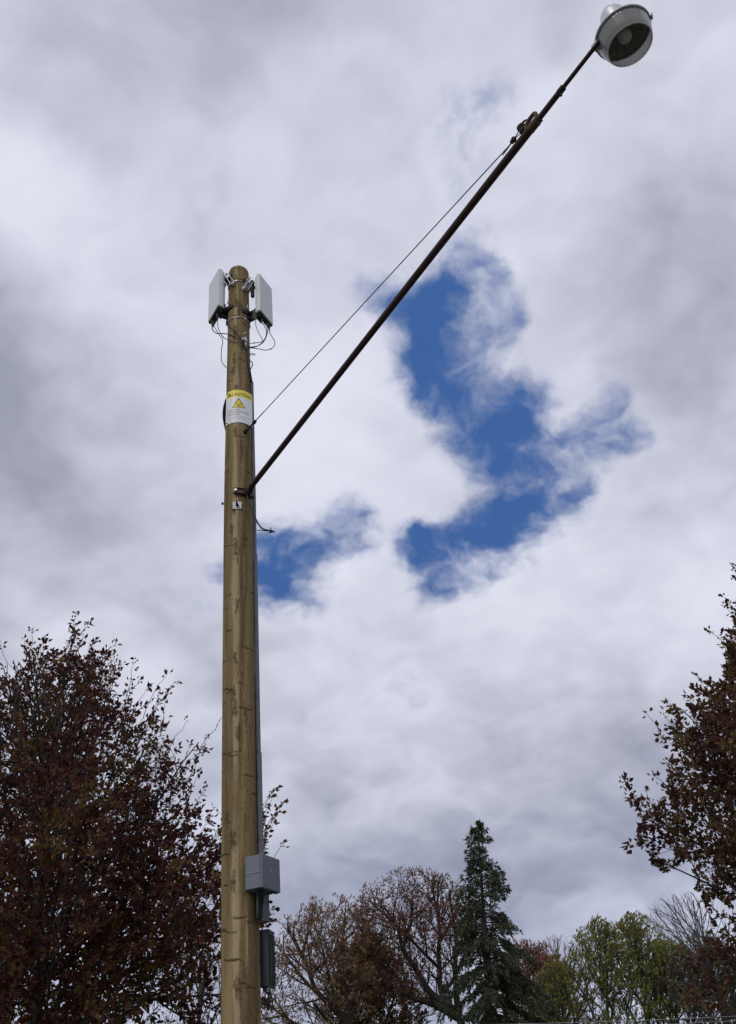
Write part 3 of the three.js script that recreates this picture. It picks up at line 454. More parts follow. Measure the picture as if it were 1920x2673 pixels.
// ---------------------------------------------------------------- boxes at the foot of the guard
{
  const N = V(-0.936, 3.148, -7.425), up = V(-0.0555, 0.9985, 0).normalize(), x = V(Math.sin(24 * D2R), 0, -Math.cos(24 * D2R)), z = x.clone().cross(up).normalize(); x.copy(up.clone().cross(z)).normalize();
  const at = (a, b, c) => N.clone().addScaledVector(x, a).addScaledVector(up, b).addScaledVector(z, -c), Wd = 0.292, Hh = 0.262, T = 0.158;
  const boxGrey = std(rgb(0.165, 0.174, 0.205), 0.45), lidGrey = std(rgb(0.148, 0.156, 0.182), 0.42);
  const t = thing('junction_box', 'light grey square junction box standing out from the right side of the pole', 'box', at(Wd / 2, 0, T));
  const lid = part(t, 'cover', obox(at(Wd / 2, Hh / 2, 0.012), x, up, z, Wd, Hh, 0.024, 0.009), lidGrey);
  const body = part(t, 'body', obox(at(Wd / 2, Hh / 2, 0.024 + (T - 0.024) / 2), x, up, z, Wd - 0.008, Hh - 0.008, T - 0.024, 0.006), boxGrey);
  part(body, 'side_seam', obox(at(0.002, Hh * 0.47, 0.088), x, up, z, 0.007, 0.007, 0.130, 0.003), std(rgb(0.30, 0.31, 0.34), 0.5));
  part(body, 'gland_plate', obox(at(0.05, -0.002, 0.06), x, up, z, 0.055, 0.012, 0.05, 0.003), black);
  part(body, 'vent', obox(at(Wd - 0.055, -0.001, 0.03), x, up, z, 0.08, 0.010, 0.026, 0.003), black);
  part(body, 'drain_lip', obox(at(Wd / 2, -0.0005, 0.10), x, up, z, Wd - 0.06, 0.008, 0.07, 0.003), guardDark);
  const lk = at(Wd * 0.47, Hh * 0.55, 0); part(lid, 'lock', mergeGeometries([rod(lk, lk.clone().addScaledVector(z, 0.005), 0.011, 0.010, 14)]), std(rgb(0.30, 0.31, 0.33), 0.4)); part(lid, 'screw', rod(lk.clone().addScaledVector(up, -0.032).addScaledVector(x, 0.006), lk.clone().addScaledVector(up, -0.032).addScaledVector(x, 0.006).addScaledVector(z, 0.004), 0.006, 0.006, 10), std(rgb(0.45, 0.45, 0.46), 0.4));
  part(t, 'mounting_bracket', mergeGeometries([obox(at(Wd * 0.5, Hh * 0.5, T + 0.03), x, up, z, 0.09, Hh * 0.8, 0.07, 0.004)]), guardDark);
  for (const [pts, r] of [[[[-0.976, 3.16, -7.56], [-0.976, 3.123, -7.56], [-0.975, 3.045, -7.6], [-0.981, 2.975, -7.625]], 0.0125], [[[-0.940, 3.17, -7.53], [-0.945, 3.14, -7.535], [-0.955, 3.076, -7.6], [-0.973, 3.007, -7.63], [-0.984, 2.965, -7.64]], 0.0115]]) part(t, 'cable', tube(pts, r, 40, 8), black);
}
{
  const t = thing('short_cable_guard', 'short dark grey cable guard on the pole just below the junction box', 'cable guard', V(-0.96, 2.95, -7.70));
  const n = outward(68), s = V(n.z, 0, -n.x), c = V(-0.962, 3.07, -7.705);
  part(t, 'channel', mergeGeometries([obox(c.clone().addScaledVector(n, 0.028), s, poleUp, n, 0.105, 0.25, 0.008, 0.003), obox(c.clone().addScaledVector(s, -0.052), s, poleUp, n, 0.008, 0.25, 0.06, 0.003), obox(c.clone().addScaledVector(s, 0.052), s, poleUp, n, 0.008, 0.25, 0.06, 0.003)]), std(rgb(0.075, 0.085, 0.09), 0.5));
  part(t, 'side_knob', mergeGeometries([rod(V(-0.925, 3.10, -7.74), V(-0.905, 3.10, -7.735), 0.009, 0.009, 8), ball(V(-0.90, 3.098, -7.735), 0.013)]), black);
  part(t, 'cable_end', ball(V(-0.99, 2.965, -7.635), 0.018), black);
}
{
  const N = V(-0.896, 2.492, -7.775), up = V(-0.0555, 0.9985, 0).normalize(), x = V(Math.sin(9 * D2R), 0, -Math.cos(9 * D2R)), z = x.clone().cross(up).normalize(); x.copy(up.clone().cross(z)).normalize();
  const at = (a, b, c) => N.clone().addScaledVector(x, a).addScaledVector(up, b).addScaledVector(z, -c), Dp = 0.168, Hh = 0.405, T = 0.082;
  const darkBox = std(rgb(0.013, 0.016, 0.018), 0.5), darkLid = std(rgb(0.019, 0.023, 0.026), 0.45);
  const t = thing('power_unit', 'tall narrow charcoal equipment box with cables below, right side of the pole', 'equipment box', at(Dp / 2, 0, T / 2));
  const body = part(t, 'body', obox(at(Dp / 2, Hh / 2, T / 2), x, up, z, Dp, Hh, T, 0.006), darkBox);
  part(body, 'cap', obox(at(Dp / 2, Hh - 0.002, T / 2), x, up, z, Dp + 0.012, 0.020, T + 0.010, 0.004), darkLid);
  for (let k = 0; k < 4; k++) part(body, 'fin', obox(at(0.03 + k * 0.036, Hh * 0.49, -0.005), x, up, z, 0.010, Hh * 0.90, 0.016, 0.003), darkLid);
  for (const [a, b] of [[0.15, Hh * 0.80], [0.15, Hh * 0.62], [0.15, Hh * 0.24]]) part(body, 'latch', obox(at(a, b, -0.012), x, up, z, 0.014, 0.020, 0.014, 0.003), std(rgb(0.16, 0.17, 0.18), 0.4));
  part(t, 'mounting_bracket', mergeGeometries([obox(at(0.06, Hh * 0.78, T + 0.02), x, up, z, 0.05, 0.05, 0.06, 0.003), obox(at(0.06, Hh * 0.22, T + 0.02), x, up, z, 0.05, 0.05, 0.06, 0.003)]), black);
  for (const [a, c, r, h] of [[0.03, 0.02, 0.019, 0.036], [0.05, 0.055, 0.013, 0.03], [0.10, 0.035, 0.018, 0.04], [0.13, 0.06, 0.012, 0.03]]) { const p = at(a, 0.003, c), q = at(a, -h, c); part(body, 'gland', mergeGeometries([rod(q, p, r, r, 12), rod(at(a, -h * 0.55, c), at(a, -h * 0.35, c), r * 1.25, r * 1.25, 6)]), std(rgb(0.13, 0.14, 0.14), 0.5)); }
  for (const [pts, r] of [[[[-0.895, 2.465, -7.80], [-0.887, 2.425, -7.80], [-0.908, 2.383, -7.80], [-0.933, 2.374, -7.80], [-0.975, 2.385, -7.80]], 0.0085], [[[-0.93, 2.470, -7.81], [-0.931, 2.423, -7.80], [-0.929, 2.345, -7.80]], 0.0060], [[[-0.905, 2.465, -7.83], [-0.911, 2.412, -7.82], [-0.931, 2.385, -7.82], [-0.985, 2.38, -7.81]], 0.0085]]) part(t, 'cable', tube(pts, r, 40, 8), black);
}

// ---------------------------------------------------------------- brick house behind the left maple
{
  const X1 = -13.30, Xn = -14.75, X0 = -23.0, Z = -36.0, Zb = -46.0, EAVE = 6.95, mid = (X0 + X1) / 2, RIDGE = EAVE + (X1 - mid) * 0.78;
  const t = thing('brick_house', 'dark red brick house with white gable trim behind the left maple', 'house', V(X1, 0, Z));
  const mortar = std(rgb(0.085, 0.072, 0.066), 1);
  const gable = new THREE.Shape([[X0, -0.2], [X1, -0.2], [X1, EAVE], [mid, RIDGE], [X0, EAVE]].map(p => new THREE.Vector2(...p)));
  const wg = new THREE.ExtrudeGeometry(gable, { depth: Z - Zb, bevelEnabled: false }); wg.translate(0, 0, Zb); const wall = part(t, 'wall', wg, mortar);
  const R = rng(21), brickMats = [0, 1, 2, 3].map(() => std(rgb(0.055 + 0.035 * R(), 0.022 + 0.012 * R(), 0.018 + 0.010 * R()), 0.95));
  const unit = new RoundedBoxGeometry(0.20, 0.065, 0.03, 1, 0.004); const rest = []; const w0 = worldOf(wall);
  let course = 0;
  for (let y = 0.05; y < RIDGE; y += 0.075, course++) for (let x = X1 - 0.10 - (course % 2) * 0.105; x > X0; x -= 0.21) {
    if (y > EAVE + (Math.min(X1 - x, x - X0) - 0.1) * 0.78 - 0.06) continue;
    if (x > Xn && y > 4.6) { const m = new THREE.Mesh(unit, brickMats[(R() * 4) | 0]); m.name = 'brick'; m.castShadow = m.receiveShadow = true; m.position.set(x - w0.x, y + 0.03 - w0.y, Z + 0.004 + R() * 0.004 - w0.z); wall.add(m); }
    else { const g = new THREE.BoxGeometry(0.20, 0.065, 0.03); g.translate(x, y + 0.03, Z + 0.005); rest.push(g); }
  }
  part(wall, 'brickwork', mergeGeometries(rest), brickMats[1], { kind: 'stuff' });
  const sl = Math.atan(0.78), roofMat = std(rgb(0.06, 0.055, 0.052), 0.95), trim = std(rgb(0.66, 0.66, 0.65), 0.6);
  for (const s of [-1, 1]) {
    const len = (X1 - mid) / Math.cos(sl) + 0.45, dir = V(s * Math.cos(sl), -Math.sin(sl), 0), nn = V(s * Math.sin(sl), Math.cos(sl), 0), ridge = V(mid, RIDGE + 0.12, (Z + Zb) / 2);
    const roof = part(t, 'roof', obox(ridge.clone().addScaledVector(dir, len / 2), dir, nn, dir.clone().cross(nn), len, 0.14, Z - Zb + 0.7, 0.01), roofMat);
    part(roof, 'gable_trim', obox(V(mid, RIDGE + 0.07, Z + 0.37).addScaledVector(dir, len / 2), dir, nn, dir.clone().cross(nn), len + 0.02, 0.17, 0.035, 0.008), trim);
  }
  t.rotation.y = 23 * D2R;                                      // its right side wall lies along the line of sight
}
// ---------------------------------------------------------------- broad-leaved trees
const leafMat = new THREE.MeshPhysicalMaterial({ vertexColors: true, roughness: 1, specularIntensity: 0.15, transmission: 0.35, thickness: 0, side: THREE.DoubleSide });
const barkMat = new THREE.MeshStandardMaterial({ vertexColors: true, roughness: 0.95 });
const UP = V(0, 1, 0);
function growTree(o) {
  const R = rng(o.seed), sr = () => R() * 2 - 1, trunkM = new Mass(), limbM = new Mass(), leafM = new Mass(), bloomM = new Mass();
  const bark = o.bark, base = V(...o.trunk[0]), last = o.trunk[o.trunk.length - 1];
  const crown = o.crown || [base.x, base.z, last[0], last[2]];
  const centre = y => { const t = clamp((y - o.env[0][0]) / (o.env[o.env.length - 1][0] - o.env[0][0])); return [mix(crown[0], crown[2], t), mix(crown[1], crown[3], t)]; };
  const envR = y => { const e = o.env; if (y <= e[0][0] || y >= e[e.length - 1][0]) return 0; for (let k = 1; k < e.length; k++) if (y < e[k][0]) return mix(e[k - 1][1], e[k][1], (y - e[k - 1][0]) / (e[k][0] - e[k - 1][0])); return 0; };
  const inside = (p, grow = 1) => { const [cx, cz] = centre(p.y), dx = p.x - cx, dz = p.z - cz, a = Math.atan2(dz, dx), rr = envR(p.y) * grow * (0.86 + 0.42 * noise2(Math.cos(a) * 2.2 + o.seed, Math.sin(a) * 2.2 + p.y * (o.lump || 0.8))); return dx * dx + dz * dz < rr * rr; };
  const colour = (pal, p) => { const n = noise2(p.x * 0.9 + o.seed * 3, p.y * 0.9 + p.z * 0.7) * 1.3 + 0.5 + sr() * 0.45, k = clamp(n, 0, 0.999) * pal.length, a = pal[k | 0], j = 0.75 + 0.5 * R(); return [a[0] * j, a[1] * j, a[2] * j]; };
  const dirv = V(0, 0, 0), side = V(0, 0, 0), tips = [];
  const cluster = (p, d, keepAll) => {
    if (o.thinTop && !keepAll && R() < o.thinTop[2] * sstep(o.thinTop[0], o.thinTop[1], p.y)) return;
    const lf = o.leaf, n = lf.n * (0.6 + 0.8 * R()), col0 = colour(lf.pal, p);
    for (let k = 0; k < n; k++) {
      dirv.set(sr(), sr(), sr()).multiplyScalar(lf.spread).add(d).add(lf.pull).normalize(); side.set(sr(), sr(), sr()); side.addScaledVector(dirv, -side.dot(dirv)).normalize();
      const s = lf.size * (0.6 + 0.7 * R()), j = 0.8 + 0.4 * R(), col = [col0[0] * j, col0[1] * j, col0[2] * j], q = p.clone().add(V(sr(), sr(), sr()).multiplyScalar(lf.scatter)).addScaledVector(dirv, s * 0.25);
      if (lf.lobed) { const nn = dirv.clone().cross(side); leafM.leaf(q, dirv, side, s, s * 0.5, col); for (const g of [-1, 1]) { const d2 = dirv.clone().multiplyScalar(0.62).addScaledVector(side, g * 0.75).addScaledVector(nn, 0.15).normalize(), s2 = side.clone().multiplyScalar(0.62).addScaledVector(dirv, -g * 0.75).normalize(); leafM.leaf(q, d2, s2, s * 0.8, s * 0.42, col); } }
      else leafM.leaf(q, dirv, side, s, s * lf.ratio, col);
    }
    if (o.bloom && R() < o.bloom.p * (noise2(p.x * 0.8 + 5, p.y * 0.8 + p.z) > 0 ? 1.6 : 0.5)) { const cb = colour(o.bloom.pal, p); for (let k = 0; k < o.bloom.n; k++) { dirv.set(sr(), sr() * 0.8, sr()).normalize(); side.set(sr(), sr(), sr()); side.addScaledVector(dirv, -side.dot(dirv)).normalize(); bloomM.leaf(p.clone().addScaledVector(dirv, 0.012), dirv, side, o.bloom.size * (0.6 + 0.8 * R()), o.bloom.size * 0.4, cb); } }
  };
  const spawn = (pts, rad, len, level) => {                       // side shoots along an axis
    const L = o.levels[level]; if (!L) return;
    const n = Math.max(1, Math.round(len / L.every)); let az = R() * 6.28;
    for (let k = 0; k < n; k++) {
      const t = mix(L.from, 1, (k + R()) / n), f = t * (pts.length - 1), i = Math.min(f | 0, pts.length - 2), p = pts[i].clone().lerp(pts[i + 1], f - i), d = pts[i + 1].clone().sub(pts[i]).normalize();
      az += 2.4 + sr() * 0.5; const a = V(1, 0.13, 0.2); a.addScaledVector(d, -a.dot(d)).normalize(); const b = d.clone().cross(a), ang = (L.ang + sr() * 14) * D2R;
      const nd = d.clone().multiplyScalar(Math.cos(ang)).addScaledVector(a, Math.sin(ang) * Math.cos(az)).addScaledVector(b, Math.sin(ang) * Math.sin(az)).normalize();
      grow(p, nd, L.len * (1 - (L.short ?? 0.4) * t) * (0.65 + 0.7 * R()), Math.min(L.r, rad[i] * 0.75), level);
    }
  };
  function grow(p, d, len, r, level) {
    const L = o.levels[level], n = Math.max(3, Math.round(len / L.seg)), pts = [p.clone()], rad = [r], q = p.clone(); d = d.clone(); let done = 0;
    for (let k = 0; k < n; k++) {
      d.add(V(sr(), sr(), sr()).multiplyScalar(L.wob)).addScaledVector(UP, L.up).add(o.wind || V(0, 0, 0)).normalize();
      q.addScaledVector(d, len / n); if (!inside(q, L.grow || 1) && k > 0) break;
      pts.push(q.clone()); done += len / n; rad.push(mix(r, Math.max(L.tip, 0.003), (k + 1) / n));
    }
    if (pts.length < 3) pts.splice(1, 0, pts[0].clone().lerp(pts[pts.length - 1], 0.5)), rad.splice(1, 0, rad[0]);
    if (pts.length < 2 || done === 0) return;
    (level === 0 ? trunkM : limbM).tube(pts, rad, level === 0 ? 7 : level === 1 ? 5 : 3, bark[(R() * bark.length) | 0]);
    if (level + 1 < o.levels.length) spawn(pts, rad, done, level + 1);
    if (level >= 1) tips.push(pts[pts.length - 1]);
    if (level >= o.leaf.level) { const m = Math.max(1, Math.round(done / o.leaf.every)); for (let k = 1; k <= m; k++) { const f = (k - R() * 0.5) / m * (pts.length - 1), i = Math.min(f | 0, pts.length - 2); cluster(pts[i].clone().lerp(pts[i + 1], f - i), d); } cluster(pts[pts.length - 1], d); }
  }
  const axis = (list, r0, r1, sides) => {                          // a given stem or limb as a smooth, slightly crooked tube
    const c = new THREE.CatmullRomCurve3(list.map(p => V(p[0], p[1], p[2])), false, 'centripetal'), len = c.getLength(), n = Math.max(6, Math.round(len / 0.22)), pts = [], rad = [];
    for (let k = 0; k <= n; k++) { const p = c.getPointAt(k / n), w = Math.min(0.09, len * 0.012) * Math.min(1, k / 3); p.x += noise2(k * 0.33, o.seed + len) * w; p.z += noise2(k * 0.33 + 50, o.seed + len) * w; pts.push(p); rad.push(mix(r0, r1, Math.pow(k / n, 0.85)) * (1 + 0.06 * noise2(k * 0.7, 9))); }
    trunkM.tube(pts, rad, sides, bark[0]); return { pts, rad, len };
  };
  const T = axis(o.trunk, o.r0, o.r1, 12);
  { const f = V(0, 0, 0).copy(T.pts[0]); trunkM.tube([V(f.x, f.y - 0.25, f.z), V(f.x, f.y + 0.05, f.z), V(f.x, f.y + 0.35, f.z)], [o.r0 * 1.7, o.r0 * 1.45, o.r0 * 1.02], 12, bark[0]); }
  for (const [list, r0, r1] of o.scaffold || []) { const S = axis(list, r0, r1, 9); spawn(S.pts, S.rad, S.len * 1.0, 1); }
  if (o.auto) { const A = o.auto; let az = R() * 6.28; for (let k = 0; k < A.n; k++) { const t = k / Math.max(1, A.n - 1), f = mix(A.from, A.to, t) * (T.pts.length - 1), i = Math.min(f | 0, T.pts.length - 2), p = T.pts[i].clone().lerp(T.pts[i + 1], f - i), a = mix(A.ang[0], A.ang[1], t) * D2R; az += 2.399 + sr() * 0.4; grow(p, V(Math.sin(a) * Math.cos(az), Math.cos(a), Math.sin(a) * Math.sin(az)), o.levels[0].len * (0.8 + 0.4 * R()), Math.min(o.levels[0].r, T.rad[i] * 0.7), 0); } }
  spawn(T.pts.slice((T.pts.length * 0.55) | 0), T.rad.slice((T.rad.length * 0.55) | 0), T.len * 0.45, 1);
  if (o.shoots) {                                                  // upright shoots standing out of the top of the crown
    const pick = tips.filter(p => p.y > o.shoots.above && !inside(p, 0.80));
    for (let k = 0; k < o.shoots.n && pick.length; k++) {
      const p = pick[(R() * pick.length) | 0].clone(), [cx, cz] = centre(p.y), d = V((p.x - cx) * 0.16 + sr() * 0.22, 1, (p.z - cz) * 0.16 + sr() * 0.22).normalize(), len = o.shoots.len * (0.4 + 0.8 * R()), bend = sr(), pts = [], rad = [];
      for (let q = 0; q <= 5; q++) { pts.push(p.clone().addScaledVector(d, len * q / 5).add(V(0.03 * sr(), 0, 0.03 * sr())).add(V(bend * q * q * 0.006, 0, 0))); rad.push(mix(0.008, 0.004, q / 5)); }
      limbM.tube(pts, rad, 3, bark[0]);
      for (let q = 1; q <= 5; q++) { const keep = o.leaf.n; o.leaf.n = q === 5 ? 4.5 : 2.2; if (q === 5 || R() < 0.75) cluster(pts[q], d, true); o.leaf.n = keep; }
    }
  }
  const t = thing(o.name, o.label, 'tree', base, o.group);
  const tm = part(t, 'trunk', trunkM.geo(), barkMat);
  if (limbM.count) part(tm, 'branches', limbM.geo(), barkMat, { kind: 'stuff' });
  if (leafM.count) { const c = part(t, 'crown', leafM.geo(), o.leaf.mat || leafMat, { kind: 'stuff' }); if (bloomM.count) part(c, 'blossom', bloomM.geo(), leafMat, { kind: 'stuff' }); }
  return [leafM.i.length / 3, limbM.i.length / 3];
}
const GREY_BARK = [[0.050, 0.044, 0.041], [0.042, 0.037, 0.034], [0.060, 0.053, 0.048]];
const MAPLE_LEAF = [[0.078, 0.026, 0.025], [0.101, 0.036, 0.029], [0.123, 0.049, 0.029], [0.09, 0.029, 0.031], [0.138, 0.07, 0.031], [0.166, 0.099, 0.039]];
const MAPLE_BLOOM = [[0.208, 0.138, 0.039], [0.169, 0.106, 0.033], [0.221, 0.163, 0.055]];
const NO = V(0, 0, 0);
const mapleLevels = [
  { seg: 0.30, wob: 0.07, up: 0.06, len: 5.0, r: 0.042, tip: 0.010 },
  { seg: 0.22, wob: 0.10, up: 0.07, every: 0.30, from: 0.06, ang: 40, len: 1.7, r: 0.018, tip: 0.006, short: 0.35, grow: 1.06 },
  { seg: 0.16, wob: 0.10, up: 0.08, every: 0.26, from: 0.15, ang: 40, len: 0.80, r: 0.010, tip: 0.004, short: 0.3, grow: 1.15 },
  { seg: 0.12, wob: 0.10, up: 0.08, every: 0.34, from: 0.2, ang: 40, len: 0.34, r: 0.006, tip: 0.003, short: 0.2, grow: 1.3 }];
const mapleLeaf = { level: 1, every: 0.27, n: 5.2, spread: 1.0, pull: V(0.05, -0.35, 0), size: 0.098, ratio: 0.60, scatter: 0.05, pal: MAPLE_LEAF };
const counts = [];
counts.push(growTree({ name: 'maple_tree', label: 'large dark purple-leaved maple left of the pole, with yellowish blossom tufts', seed: 3, thinTop: [3.8, 7.8, 0.70], group: 'purple-leaved maples',
  trunk: [[-5.45, 0, -16], [-5.5, 2, -16], [-5.55, 3.6, -16], [-5.85, 5.2, -16], [-6.0, 6.4, -16.1], [-6.3, 7.6, -16.1], [-6.6, 8.9, -16]], r0: 0.125, r1: 0.016, shoots: { n: 250, len: 0.80, above: 3.8 }, bark: GREY_BARK, levels: mapleLevels, leaf: mapleLeaf, bloom: { p: 0.42, n: 7, size: 0.045, pal: MAPLE_BLOOM },
  scaffold: [[[[-5.55, 3.4, -16], [-5.2, 4.0, -15.9], [-4.3, 4.5, -15.8], [-3.3, 5.0, -15.8], [-2.0, 6.0, -15.9]], 0.042, 0.009], [[[-5.5, 3.0, -16], [-4.7, 3.4, -15.8], [-3.9, 3.75, -15.7], [-3.1, 4.25, -15.6], [-1.85, 4.35, -15.7]], 0.045, 0.009], [[[-5.55, 3.6, -16], [-6.0, 4.3, -15.8], [-6.5, 5.2, -15.6], [-7.0, 6.6, -15.5], [-7.2, 7.8, -15.5]], 0.048, 0.009],
    [[[-5.7, 4.5, -16], [-5.3, 5.5, -15.8], [-4.8, 6.6, -15.7], [-4.3, 7.8, -15.7]], 0.042, 0.009], [[[-5.9, 5.3, -16], [-5.8, 6.5, -15.7], [-5.6, 7.6, -15.6], [-5.3, 8.9, -15.6]], 0.042, 0.009], [[[-5.6, 4.0, -16], [-4.9, 5.0, -15.6], [-4.0, 6.0, -15.4], [-3.2, 7.3, -15.4]], 0.042, 0.009], [[[-5.5, 2.8, -16], [-4.9, 2.95, -15.6], [-3.9, 3.2, -15.4], [-2.0, 3.3, -15.4]], 0.038, 0.009], [[[-5.47, 2.1, -16], [-6.1, 2.9, -14.9], [-6.6, 3.7, -14.0], [-6.9, 4.8, -13.6]], 0.04, 0.009], [[[-5.48, 2.3, -16], [-5.0, 3.1, -14.8], [-4.7, 3.9, -13.9], [-4.5, 4.9, -13.5]], 0.04, 0.009], [[[-5.47, 2.0, -16], [-4.6, 2.5, -14.9], [-3.7, 3.0, -14.4], [-2.9, 3.6, -14.2]], 0.04, 0.009]],
  auto: { n: 17, from: 0.28, to: 0.9, ang: [66, 26] }, crown: [-5.5, -16, -6.4, -16],
  env: [[1.9, 0.3], [2.5, 2.6], [3.4, 3.6], [4.6, 3.9], [5.8, 3.4], [6.7, 2.9], [7.6, 2.25], [8.3, 1.6], [8.8, 1.1], [9.2, 0.6], [9.5, 0.2]] }));
counts.push(growTree({ name: 'maple_tree', label: 'dark purple-leaved maple at the right edge, reaching into the picture', seed: 8, group: 'purple-leaved maples',
  trunk: [[7.9, 0, -15], [7.9, 2, -15], [7.85, 4, -15], [7.9, 6, -15.1], [8.0, 8.6, -15]], r0: 0.15, r1: 0.03, shoots: { n: 140, len: 0.55, above: 3 }, bark: GREY_BARK, levels: mapleLevels, leaf: { ...mapleLeaf, n: 7.0, pal: [[0.086, 0.040, 0.031], [0.112, 0.055, 0.036], [0.100, 0.042, 0.034], [0.135, 0.076, 0.038], [0.148, 0.097, 0.043]] }, bloom: { p: 0.3, n: 7, size: 0.045, pal: MAPLE_BLOOM },
  scaffold: [[[[7.9, 2.6, -15], [7.0, 3.6, -14.8], [5.9, 4.6, -14.8], [4.3, 5.6, -14.9]], 0.048, 0.009], [[[7.9, 3.2, -15], [7.0, 4.6, -14.8], [6.2, 6.0, -14.8], [5.4, 7.4, -14.9]], 0.048, 0.009], [[[7.9, 2.2, -15], [7.0, 3.0, -14.7], [6.0, 3.9, -14.6], [4.4, 4.9, -14.8]], 0.042, 0.009], [[[7.9, 3.8, -15], [7.2, 5.4, -14.7], [6.6, 7.0, -14.6], [6.3, 8.2, -14.7]], 0.048, 0.009], [[[7.9, 2.0, -15], [6.9, 2.5, -14.6], [5.8, 3.1, -14.4], [4.7, 3.5, -14.4]], 0.042, 0.009]],
  auto: { n: 16, from: 0.22, to: 0.95, ang: [68, 26] }, crown: [7.9, -15, 8.1, -15],
  env: [[1.6, 0.3], [2.2, 2.6], [3.4, 3.2], [4.2, 3.0], [5.2, 3.75], [6.0, 3.4], [6.8, 2.65], [7.6, 2.4], [8.3, 1.7], [9.4, 1.2], [10.2, 0.2]] }));

// trees farther back
const farLevels = (k = 1, up = 0.05) => [
  { seg: 0.4, wob: 0.12, up, len: 4.5 * k, r: 0.08, tip: 0.015 },
  { seg: 0.30, wob: 0.16, up, every: 0.36, from: 0.12, ang: 44, len: 1.9 * k, r: 0.032, tip: 0.008, short: 0.35, grow: 1.06 },
  { seg: 0.22, wob: 0.18, up, every: 0.27, from: 0.12, ang: 46, len: 0.95 * k, r: 0.014, tip: 0.006, short: 0.3, grow: 1.15 },
  { seg: 0.18, wob: 0.16, up, every: 0.24, from: 0.2, ang: 42, len: 0.45 * k, r: 0.008, tip: 0.005, short: 0.2, grow: 1.3 }];
const WILLOW = (pal, n = 1.7, size = 0.14, pull = V(0.45, 0.35, 0)) => ({ level: 2, every: 0.16, n, spread: 0.8, pull, size, ratio: 0.30, scatter: 0.05, pal });
const RUSSET = [[0.206, 0.094, 0.05], [0.237, 0.113, 0.056], [0.181, 0.092, 0.054], [0.244, 0.136, 0.062], [0.194, 0.121, 0.056]];
const OLIVE = [[0.138, 0.094, 0.036], [0.162, 0.113, 0.042], [0.114, 0.086, 0.036]];
const PINK = [[0.246, 0.118, 0.088], [0.216, 0.094, 0.069], [0.264, 0.14, 0.102], [0.228, 0.096, 0.051]];
const BROWN_BARK = [[0.038, 0.030, 0.026], [0.034, 0.027, 0.024], [0.046, 0.036, 0.030]];
counts.push(growTree({ name: 'spreading_tree', label: 'spreading reddish brown tree with a crooked forked trunk left of the spruce', seed: 12,
  trunk: [[2.75, 0, -34], [2.75, 2.2, -34], [2.5, 4.2, -34], [1.95, 5.1, -34], [1.9, 6.0, -34.1], [2.0, 7.4, -34], [1.8, 8.7, -33.9]], r0: 0.22, r1: 0.03, bark: BROWN_BARK, levels: farLevels(0.95), leaf: WILLOW([...PINK, ...RUSSET], 1.5, 0.125, V(0.15, 0.2, 0)),
  scaffold: [[[[2.2, 4.75, -34], [1.55, 5.1, -33.9], [1.04, 5.95, -33.8], [0.66, 6.45, -33.8], [0.56, 7.1, -33.8], [0.05, 7.9, -33.8]], 0.15, 0.03], [[[2.4, 4.4, -34], [1.6, 4.8, -33.8], [0.85, 5.0, -33.7], [0, 5.42, -33.7], [-0.48, 5.72, -33.7], [-0.57, 6.2, -33.7], [-0.2, 7.0, -33.7]], 0.15, 0.03], [[[2.45, 4.4, -34], [2.4, 5.6, -33.8], [2.55, 6.8, -33.8], [2.4, 8.2, -33.8]], 0.13, 0.03], [[[0.85, 5.0, -33.7], [0.2, 5.9, -33.5], [-0.5, 6.7, -33.4], [-1.0, 7.6, -33.4]], 0.07, 0.02], [[[0.66, 6.45, -33.8], [1.0, 7.3, -33.6], [1.1, 8.3, -33.6]], 0.07, 0.02]],
  auto: { n: 6, from: 0.5, to: 0.95, ang: [60, 30] }, crown: [1.4, -34, 1.1, -34], env: [[3.2, 0.4], [4.2, 1.8], [5.2, 2.6], [6.2, 2.8], [7.2, 2.6], [8.0, 2.1], [8.7, 1.3], [9.2, 0.2]] }));
counts.push(growTree({ name: 'leaning_tree', label: 'loose russet tree leaning left, just right of the pole', seed: 14,
  trunk: [[-0.7, 0, -32], [-0.75, 2.4, -32], [-1.2, 4.1, -32], [-2.1, 5.05, -32], [-2.6, 6.05, -32], [-3.15, 6.9, -32]], r0: 0.24, r1: 0.03, bark: BROWN_BARK, levels: farLevels(0.9), leaf: WILLOW([[0.290, 0.175, 0.105], [0.250, 0.145, 0.078], [0.320, 0.200, 0.120], [0.235, 0.145, 0.070]], 1.7, 0.13, V(0.25, 0.35, 0)),
  scaffold: [[[[-1.2, 4.1, -32], [-1.2, 5.4, -31.9], [-1.3, 6.6, -31.9], [-1.2, 7.6, -31.9]], 0.10, 0.02], [[[-1.0, 3.5, -32], [-2.2, 3.9, -31.8], [-3.2, 4.4, -31.7], [-4.0, 5.0, -31.7]], 0.09, 0.02], [[[-1.4, 4.4, -32], [-1.8, 5.6, -31.7], [-2.1, 6.8, -31.7]], 0.08, 0.02]],
  auto: { n: 8, from: 0.4, to: 0.95, ang: [70, 40] }, crown: [-2.1, -32, -2.0, -32], env: [[2.6, 0.5], [3.6, 1.9], [4.6, 2.0], [5.6, 1.8], [6.4, 1.75], [7.0, 1.5], [7.6, 0.9], [8.1, 0.2]] }));
